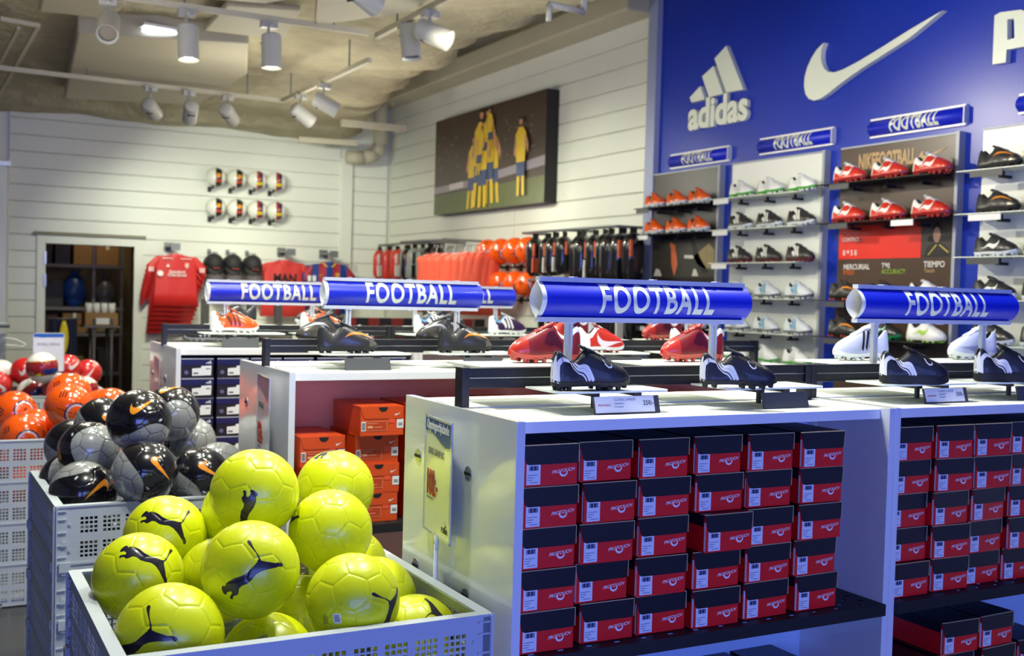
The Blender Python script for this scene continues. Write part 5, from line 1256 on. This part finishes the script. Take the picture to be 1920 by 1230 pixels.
mb.prism([(4.47, 1.82), (4.30, 1.82), (4.31, 1.87), (4.36, 1.90), (4.42, 1.90), (4.46, 1.87)], lambda a, b, s: (XF-.0026-s, a, b), 0, .0005, 2)
hd(4.39, 1.965, .032, .052, 2, 1); hd(4.388, 1.945, .026, .045, 1, 2)
mb.prism([(4.45, 1.83), (4.44, 1.83), (4.385, 1.885), (4.392, 1.89)], lambda a, b, s: (XF-.0036-s, a, b), 0, .0005, 3); mb.prism([(4.30, 1.845), (4.31, 1.84), (4.372, 1.885), (4.365, 1.89)], lambda a, b, s: (XF-.0036-s, a, b), 0, .0005, 3)
link('portrait_print', mb.mesh('portrait_print', [mat('poster_dark_grey', (58, 54, 50), .35, var=.3), mat('poster_skin', (176, 136, 112), .4), mat('poster_black', (24, 20, 20), .4), mat('poster_ochre', (180, 160, 70), .4)]), t)
mb = MB().box(XF-.002, XF-.0002, 6.37, 7.15, 1.70, 1.99, 0)
for pts, m in (([(6.93, 1.97), (6.86, 1.95), (6.82, 1.80), (6.86, 1.71), (6.90, 1.80), (6.91, 1.92)], 1), ([(6.66, 1.98), (6.62, 1.97), (6.55, 1.85), (6.44, 1.74), (6.50, 1.73), (6.62, 1.83)], 3), ([(6.62, 1.86), (6.45, 1.95), (6.38, 1.90), (6.38, 1.78), (6.48, 1.76), (6.58, 1.80)], 2),
               ([(7.13, 1.71), (7.02, 1.71), (7.05, 1.76), (7.10, 1.77)], 4), ([(6.64, 1.71), (6.56, 1.71), (6.59, 1.76), (6.62, 1.765)], 4), ([(6.74, 1.87), (6.60, 1.865), (6.61, 1.84), (6.74, 1.845)], 4)):
    mb.prism(pts, lambda a, b, s: (XF-.0028-s, a, b), 0, .0005, m)
link('poster_print', mb.mesh('poster_print', [mat('poster_charcoal', (66, 64, 56), .35, var=.5, scale=9), mat('poster_orange_boot', (206, 110, 70), .4), mat('poster_khaki', (150, 134, 92), .4, var=.3), mat('poster_black'  if False else 'poster_soot', (30, 28, 26), .4), mat('poster_white', (206, 206, 196), .4)]), P1)

# ------------------------------------------------------------------ goods hanging on the right plank wall
def ptg(px_, py_, X): p = at(px_, py_, X=X); return p
def hang_rail(label, y0, y1, z, X=4.82):
    t = thing('wall_rail', label, 'rail', group='display rails on the plank wall')
    ob('rail_bar', MB().cyl((X, y0, z), (X, y1, z), .012, 10), MGREY, t, True)
    for y in (y0, (y0+y1)/2, y1): ob('rail_arm', MB().box(X, 5.15, y-.008, y+.008, z-.012, z+.012), MGREY, t)
hang_rail('grey wall rail above the red and black packs in the far corner', 12.75, 10.9, 2.09, 4.95)
hang_rail('grey wall rail carrying the coral orange vests', 11.25, 10.15, 2.07, 4.62)
hang_rail('grey wall rail over the black packs beside the blue wall', 8.9, 7.35, 2.10, 4.86)
prnd = random.Random(9)
def pack(x, y, ztop, w_, h_, d, m, m2, label, group, lean=0, hook=None):
    w_ *= prnd.uniform(.85, 1.15); h_ *= prnd.uniform(.92, 1.06); d *= prnd.uniform(.7, 1.1); lean += prnd.uniform(-.25, .3); x += prnd.uniform(-.02, .04)
    t = thing('hanging_pack', label, 'glove pack', (x, y, ztop), lean, group)
    rings = []
    for f in np.linspace(0, 1, 9):
        s = (.45+.55*math.sin(PI/2*f/.2)) if f < .2 else (1 if f < .85 else 1-.5*(f-.85)/.15)
        rings.append([(w_/2*s*math.copysign(abs(math.cos(a))**.6, math.cos(a)), d/2*s*math.copysign(abs(math.sin(a))**.8, math.sin(a)), -f*h_) for a in np.linspace(0, 2*PI, 12, endpoint=False)])
    ob('pack_body', MB().loft(rings), m, t, True)
    ob('hang_tab', MB().box(-w_*.18, w_*.18, -.003, .003, -.01, .045), BLKM, t)
    ob('printed_panel', MB().box(-w_*.44, -w_*.10, -d/2-.004, -d/2+.012, -h_*.90, -h_*.52), m2, t)
    ob('side_stripe', MB().box(-w_*.40, -w_*.28, -d/2-.004, -d/2+.012, -h_*.48, -h_*.14), kO if m is kB else m2, t)
    return t
kB = mat('pack_black_gloss', (24, 24, 28), .18, coat=.8, var=.1); kR = mat('pack_red', (206, 52, 40), .3, coat=.5); kW = mat('pack_silver_grey', (150, 156, 150), .3, coat=.4); kO = mat('pack_orange_mark', (214, 96, 60), .4); kP = mat('pack_white_mark', (220, 220, 214), .4)
for i, (px_, py_, m, m2, nm) in enumerate(((715, 475, kR, kP, 'red glove pack with white marks'), (728, 474, kR, kR, 'red glove pack'), (742, 474, kR, kP, 'red glove pack'), (757, 473, kW, kB, 'black and silver glove pack'), (768, 472, kB, kW, 'black glove pack'), (780, 472, kW, kB, 'black and silver glove pack'), (794, 472, kW, kB, 'black and silver glove pack'), (806, 474, kB, kB, 'black glove pack'), (818, 476, kB, kB, 'black glove pack'))):
    p = at(px_, py_, X=4.90); pack(p.x, p.y, 2.02, .20, .36 if i != 6 else .40, .12, m, m2, '%s, %s from the far corner on the plank wall' % (nm, ('first', 'second', 'third', 'fourth', 'fifth', 'sixth', 'seventh', 'eighth', 'ninth')[i]), 'glove packs by the far corner', PI/2*.2)
for i, px_ in enumerate((1008, 1026, 1045, 1062, 1080, 1096, 1114, 1132, 1150, 1166, 1182)):
    p = at(px_, 452, X=4.86); L_ = .42 if i > 3 else .34
    pack(p.x, p.y, 2.04, .20, L_, .13, kB, (kO, kP, kP, kB, kO, kP, kB, kP, kB, kB, kB)[i], 'glossy black pack on the upper rail by the blue wall, %s from the left' % (ordn+['seventh', 'eighth', 'ninth', 'tenth', 'eleventh'])[i], 'black packs beside the blue wall', .25)
for i, px_ in enumerate((1020, 1035, 1050, 1066, 1082, 1098, 1114, 1132, 1150, 1168, 1186)):
    p = at(px_, 600, X=4.86)
    pack(p.x, p.y, 1.62, .18, .46, .12, kB, (kP, kO, kO, kP, kB, kO, kB, kB, kB, kP, kB)[i], 'black pack on the lower rail beneath the nearest sign, %s from the left' % (ordn+['seventh', 'eighth', 'ninth', 'tenth', 'eleventh'])[i], 'black packs below the upper rail', .25)
hang_rail('grey wall rail over the lower row of black packs', 8.9, 7.35, 1.67, 4.86)
for r_, (z, pys) in enumerate(((1.945, 472), (1.63, 540))):
    for c, px_ in enumerate((912, 937, 963, 988)):
        p = at(px_, pys, X=4.90)
        ball(orb, (4.92, p.y, z-(.0 if r_ == 0 else 0)), .125, 'orange ball on the plank wall, %s row, %s from the left' % (('upper', 'lower')[r_], ordn[c]), 'orange balls on the plank wall', (.2, .1, -30+20*c))
        h = thing('ball_holder', 'black holder behind the %s orange wall ball, %s row' % (ordn[c], ('upper', 'lower')[r_]), 'holder', (5.0, p.y, z-.15), group='ball holders on the plank wall')
        ob('holder_arm', MB().cyl((.15, 0, 0), (-.08, 0, .0), .009, 8).cyl((-.08, 0, 0), (-.09, 0, .03), .010, 8), BLKM, h, True); ob('holder_plate', MB().box(.13, .145, -.02, .02, -.03, .03), BLKM, h)
def shirt(x, y, ztop, W, H_, m, label, cat='shirt', rz=0, group=None, sleeves=True, trim=None, d=.06, ripple=.012, bm_=None, name='football_shirt'):
    t = thing(name, label, cat, (x, y, ztop), rz, group)
    rings = []
    prof = [(0, .22), (.02, .34), (.05, .72), (.09, .94), (.16, .90), (.30, .88), (.5, .90), (.75, .94), (1, 1.0)]
    for f, wf in prof:
        hw = W/2*wf
        rings.append([(hw*math.cos(a), (d/2+ripple*math.sin(7*a+f*4))*math.sin(a), -f*H_+.008*math.sin(5*a)*(f > .9)) for a in np.linspace(0, 2*PI, 24, endpoint=False)])
    ob('shirt_body', MB().loft(rings), m, t, True)
    if sleeves:
        for s in (-1, 1):
            rr = []
            for f, r_ in ((0, .045), (.12, .062), (.35, .074), (.7, .076), (1, .080)):
                cx = s*(W*.38+f*W*.26); cz = -H_*.115-f*H_*.24
                rr.append([(cx+s*(-.45)*r_*math.cos(a)+s*.5*r_*math.cos(a), (d/2)*math.sin(a), cz+r_*math.cos(a)*.9) for a in np.linspace(0, 2*PI, 14, endpoint=False)])
            ob('sleeve', MB().loft(rr), m, t, True)
    ob('hanger', MB().tube([(0, 0, -.01), (0, 0, .05), (.02, 0, .07), (.0, 0, .085)], .004, 6).tube([(-W*.3, 0, -.03), (0, 0, .0), (W*.3, 0, -.03)], .008, 6), CLEAR, t, True)
    if trim: ob('collar', MB().tube([(W*.15*math.cos(a), -d/2*.6-.01*abs(math.sin(a)), -.012-.05*max(0, -math.sin(a))*1.0) for a in np.linspace(PI, 2*PI, 9)], .010, 8), trim, t, True)
    return t
CORAL = mat('coral_vest', (240, 96, 66), .55, var=.06, bump=.1, bscale=20)
for i, (px_, X) in enumerate(((818, 4.62), (834, 4.66), (850, 4.70), (872, 4.62), (886, 4.66), (899, 4.72))):
    p = at(px_, 500, X=X); shirt(p.x, p.y, 1.93, .44, .60, CORAL, 'coral orange training vest, %s from the left on the plank wall' % ordn[i], 'vest', -.62+.06*i, 'coral vests', sleeves=False, d=.07, ripple=.016, name='training_vest')
# goods on the back wall
SRED = mat('shirt_red', (206, 38, 36), .5, var=.05, bump=.1, bscale=14); SRD = mat('shirt_tomato', (206, 56, 52), .6, var=.03)
def hook(px_, py_, label):
    p = at(px_, py_, Y=12.8)
    t = thing('wall_hook', label, 'hook', (p.x, 12.88, p.z), group='shirt hooks on the back wall')
    ob('hook_plate', MB().box(-.05, .05, .03, .045, -.05, .05), MGREY, t); ob('hook_arm', MB().box(-.045, .045, -.36, .035, -.012, .008).box(-.05, .05, -.37, -.355, -.05, .03), MGREY, t)
    return p
hk = hook(320, 462, 'grey wall hook holding the stack of red shirts'); hook(533, 472, 'grey wall hook above the plain red tee'); hook(612, 476, 'grey wall hook above the striped shirt')
for i in range(7):
    dz = -.052*i; 
    tt = shirt(hk.x+.02-.006*i, 12.56+.045*i, 1.88+dz*1.0, .50, .58, SRED, ('front red shirt with white crest and shoulder stripes on the hook' if i == 0 else 'red shirt behind the front one, %s layer back' % (ordn+['seventh'])[i-1]), 'shirt', .04*i, 'red shirts on one hook', d=.022, ripple=.005)
    if i == 0:
        for s in (-1, 1):
            for q in range(3): ob('shoulder_stripe', MB().box(s*(.10+.0)-.06, s*.10+.06, -.035, -.028, -.055-.014*q+.0, -.049-.014*q), WHITE, tt) if q < 1 else None
        for q in range(3): ob('sleeve_stripe', MB().box(-.30+.02*q, -.29+.02*q, -.034, -.026, -.20, -.15), WHITE, tt); ob('sleeve_stripe', MB().box(.27+.02*q-.02, .28+.02*q-.02, -.034, -.026, -.20, -.15), WHITE, tt)
        letters('Standard', WHITE, tt, FRONT((.0, -.046, -.20), .048), .01, .01); letters('Chartered', WHITE, tt, FRONT((.0, -.046, -.235), .048), .01, .01)
        ob('crest', MB().prism([(.085, -.10), (.125, -.10), (.125, -.14), (.105, -.165), (.085, -.14)], lambda a, b, s: (a, -.042-s, b), 0, .003), mat('crest_pale', (226, 180, 170), .5), tt)
        ob('three_bar_mark', MB().prism([(-.12, -.145), (-.08, -.145), (-.098, -.115)], lambda a, b, s: (a, -.042-s, b), 0, .003), WHITE, tt)
        ob('round_sticker', MB().cyl((-.18, -.042, -.22), (-.18, -.046, -.22), .032, 16), WHITE, tt)
p = at(533, 487, Y=12.7); tt = shirt(p.x, 12.7, 1.86, .56, .66, SRD, 'plain red tee with black block letters behind the left sign', rz=0, d=.06, trim=SRD)
letters('MAN', INK, tt, FRONT((.0, -.046, -.215), .14, .9), .03, .01); letters('UTD', INK, tt, FRONT((.0, -.046, -.325), .14, .9), .03, .01)
p = at(615, 489, Y=12.7)
STR = bpy.data.materials.new('shirt_striped'); STR.use_nodes = True
nt = STR.node_tree; b_ = nt.nodes['Principled BSDF']; tc = nt.nodes.new('ShaderNodeTexCoord'); sp = nt.nodes.new('ShaderNodeSeparateXYZ'); mt = nt.nodes.new('ShaderNodeMath'); mt.operation = 'MULTIPLY'; mt.inputs[1].default_value = 36
m2 = nt.nodes.new('ShaderNodeMath'); m2.operation = 'COSINE'; m3 = nt.nodes.new('ShaderNodeMath'); m3.operation = 'GREATER_THAN'; m3.inputs[1].default_value = 0.0; mx = nt.nodes.new('ShaderNodeMix'); mx.data_type = 'RGBA'
mx.inputs[6].default_value = lin((170, 40, 58)); mx.inputs[7].default_value = lin((22, 62, 140)); b_.inputs['Roughness'].default_value = .55
nt.links.new(tc.outputs['Object'], sp.inputs[0]); nt.links.new(sp.outputs[0], mt.inputs[0]); nt.links.new(mt.outputs[0], m2.inputs[0]); nt.links.new(m2.outputs[0], m3.inputs[0]); nt.links.new(m3.outputs[0], mx.inputs[0]); nt.links.new(mx.outputs[2], b_.inputs['Base Color'])
tt = shirt(p.x, 12.66, 1.86, .50, .62, STR, 'blue and claret striped shirt with yellow collar beside the red tee', trim=mat('collar_yellow', (226, 190, 30), .5), d=.06)
shirt(p.x-.06, 12.78, 1.84, .52, .62, mat('shirt_blue', (20, 60, 120), .55), 'blue shirt just behind the striped one', d=.05)
for q in range(2): ob('sleeve_badge', MB().box(-.27+.06*q, -.23+.06*q, -.036, -.030, -.24, -.17), WHITE, tt)
ob('crest', MB().prism([(.07, -.13), (.12, -.13), (.12, -.17), (.095, -.20), (.07, -.17)], lambda a, b, s: (a, -.040-s, b), 0, .003), mat('crest_gold', (206, 150, 50), .5), tt)
ob('tick_mark', MB().prism([(-.10+a*.06, -.16+b*.06) for a, b in SWC], lambda a, b, s: (a, -.040-s, b), 0, .003), mat('collar_yellow'  if False else 'tick_yellow', (220, 180, 40), .5), tt)
CAPB = mat('cap_black', (34, 32, 34), .7, var=.08); CAPG = mat('cap_grey', (92, 84, 88), .75, var=.06)
def cap(x, y, z, m, label, tilt=.9):
    t = thing('cap', label, 'cap', (x, y, z), 0, 'caps on the back wall'); t.rotation_euler = (tilt, 0, 0)
    R = .105; rings = [[(R*math.cos(e)*math.cos(a)*.95, R*math.cos(e)*math.sin(a)*1.08, R*.95*math.sin(e)) for a in np.linspace(0, 2*PI, 20, endpoint=False)] for e in np.linspace(0, PI/2*.98, 7)]
    ob('crown', MB().loft(rings), m, t, True)
    n = 13; top = []; bot = []
    for i, a in enumerate(np.linspace(PI*1.12, PI*1.88, n)):
        top.append((R*.95*math.cos(a), R*1.08*math.sin(a), .002)); bot.append((R*1.08*math.cos(a), R*1.08*math.sin(a)-.062*math.sin((i/(n-1))*PI)**.6, -.012-.006*math.cos(a)**2))
    v = [(*p_,) for p_ in top+bot]+[(p_[0], p_[1], p_[2]-.004) for p_ in top+bot]
    f = [(i, i+1, n+i+1, n+i) for i in range(n-1)]+[(2*n+i, 3*n+i, 3*n+i+1, 2*n+i+1) for i in range(n-1)]+[(n+i, n+i+1, 3*n+i+1, 3*n+i) for i in range(n-1)]
    ob('brim', MB().add(v, f), m, t, True); ob('button', MB().cyl((0, 0, R*.94), (0, 0, R*.97), .010, 10), m, t, True)
    ob('front_mark', MB().box(-.04, .04, -.124, -.108, .030, .045), mat('cap_mark_red', (120, 50, 44), .6), t)
for c, px_ in enumerate((400, 435, 472)):
    p = at(px_, 494, Y=12.68)
    for q in range(3): cap(p.x, 12.62+.07*q, 1.80-.01*q, CAPB, 'black cap on the back wall, %s column from left, %s from the front' % (ordn[c], ordn[q]))
    for q in range(2): cap(p.x+.01, 12.60+.07*q, 1.60-.01*q, CAPG, 'grey cap under the black ones, %s column from left, %s from the front' % (ordn[c], ordn[q]))
    t = thing('wall_hook', 'thin cap hook above the %s cap column' % ordn[c], 'hook', (p.x, 12.9, 1.93), group='cap hooks'); ob('hook_arm', MB().cyl((0, .05, 0), (0, -.4, -.02), .006, 8), MGREY, t, True); ob('hook_plate', MB().box(-.02, .02, .0, .01, -.03, .03), MGREY, t)
for px_ in (435, 520, 560): pass

# ------------------------------------------------------------------ dark display tables and frames between the third unit and the back wall
FR = mat('rack_grey_olive', (98, 98, 90), .45)
t = thing('metal_rack', 'grey metal display frame behind the left signs', 'rack')
for px_ in (384, 470, 521, 606, 800):
    p = at(px_, 600, Y=7.6); ob('post', MB().box(p.x-.025, p.x+.025, 7.58, 7.62, 0, 1.45), FR, t)
pa = at(383, 560, Y=7.6); pb = at(803, 560, Y=7.6)
ob('top_bar', MB().box(pa.x, pb.x, 7.58, 7.62, 1.43, 1.47), FR, t); ob('lower_bar', MB().box(pa.x, pb.x, 7.585, 7.615, .6, .64), FR, t)
t = thing('display_table', 'low black display table behind the third unit', 'table')
ob('table_top', MB().box(1.35, 3.9, 7.0, 7.45, 1.14, 1.18), BLKM, t)
for x in (1.38, 2.6, 3.85):
    for y in (7.03, 7.42): ob('leg', MB().box(x-.02, x+.02, y-.02, y+.02, 0, 1.14), BLKM, t)
ob('apron', MB().box(1.37, 3.88, 7.02, 7.04, .95, 1.14), BLKM, t)
pl_ = thing('wall_shelf', 'white low ledge along the back wall below the shirts', 'shelf'); ob('ledge', MB().box(2.6, 4.45, 12.5, 12.98, 1.02, 1.06), WALL, pl_); ob('ledge_front', MB().box(2.6, 4.45, 12.5, 12.53, .5, 1.02), WALL, pl_)
pk = [mat('pack_dull_red', (150, 50, 44), .4), mat('pack_dark', (44, 36, 38), .4)]
for i in range(14):
    p = at(612+i*22, 612, Y=9.0); z = 1.13
    o = thing('shin_guard_pack', 'small %s pack, %s from left on the far shelf behind the second sign' % (('red', 'dark')[i % 2], ('first', 'second', 'third', 'fourth', 'fifth', 'sixth', 'seventh', 'eighth', 'ninth', 'tenth', 'eleventh', 'twelfth', 'thirteenth', 'fourteenth')[i]), 'pack', (p.x, 9.0, z), 0, 'small packs on the far shelf')
    ob('pack_card', MB().box(-.05, .05, -.02, .02, 0, .17), pk[i % 2], o, bevel=.004); ob('pack_window', MB().box(-.035, .035, -.024, -.019, .03, .10), pk[(i+1) % 2], o)
t = thing('display_table', 'black shelf table holding the small red and dark packs', 'table')
pa = at(600, 640, Y=9); pb = at(925, 640, Y=9)
ob('table_top', MB().box(pa.x, pb.x, 8.85, 9.2, 1.09, 1.129), BLKM, t); 
for x in (pa.x+.03, pb.x-.03): ob('leg', MB().box(x-.02, x+.02, 8.9, 9.15, 0, 1.09), BLKM, t)
for px_, k, lab in ((425, 'blackwhite', 'black boot on the low black table, far left'), (485, 'blacktick', 'black boot on the low black table behind the orange boot'), (548, 'pewter', 'pewter boot on the low black table between the orange boots'), (700, 'whitelong', 'white shoe on the low black table'), (1010, 'blackorange', 'dark boot on the low black table, far right')):
    p = at(px_, 640, Y=7.2); 
    if p.x < 3.8: boot(k, p.x, 7.2, 1.18, math.radians(160), lab, .27)
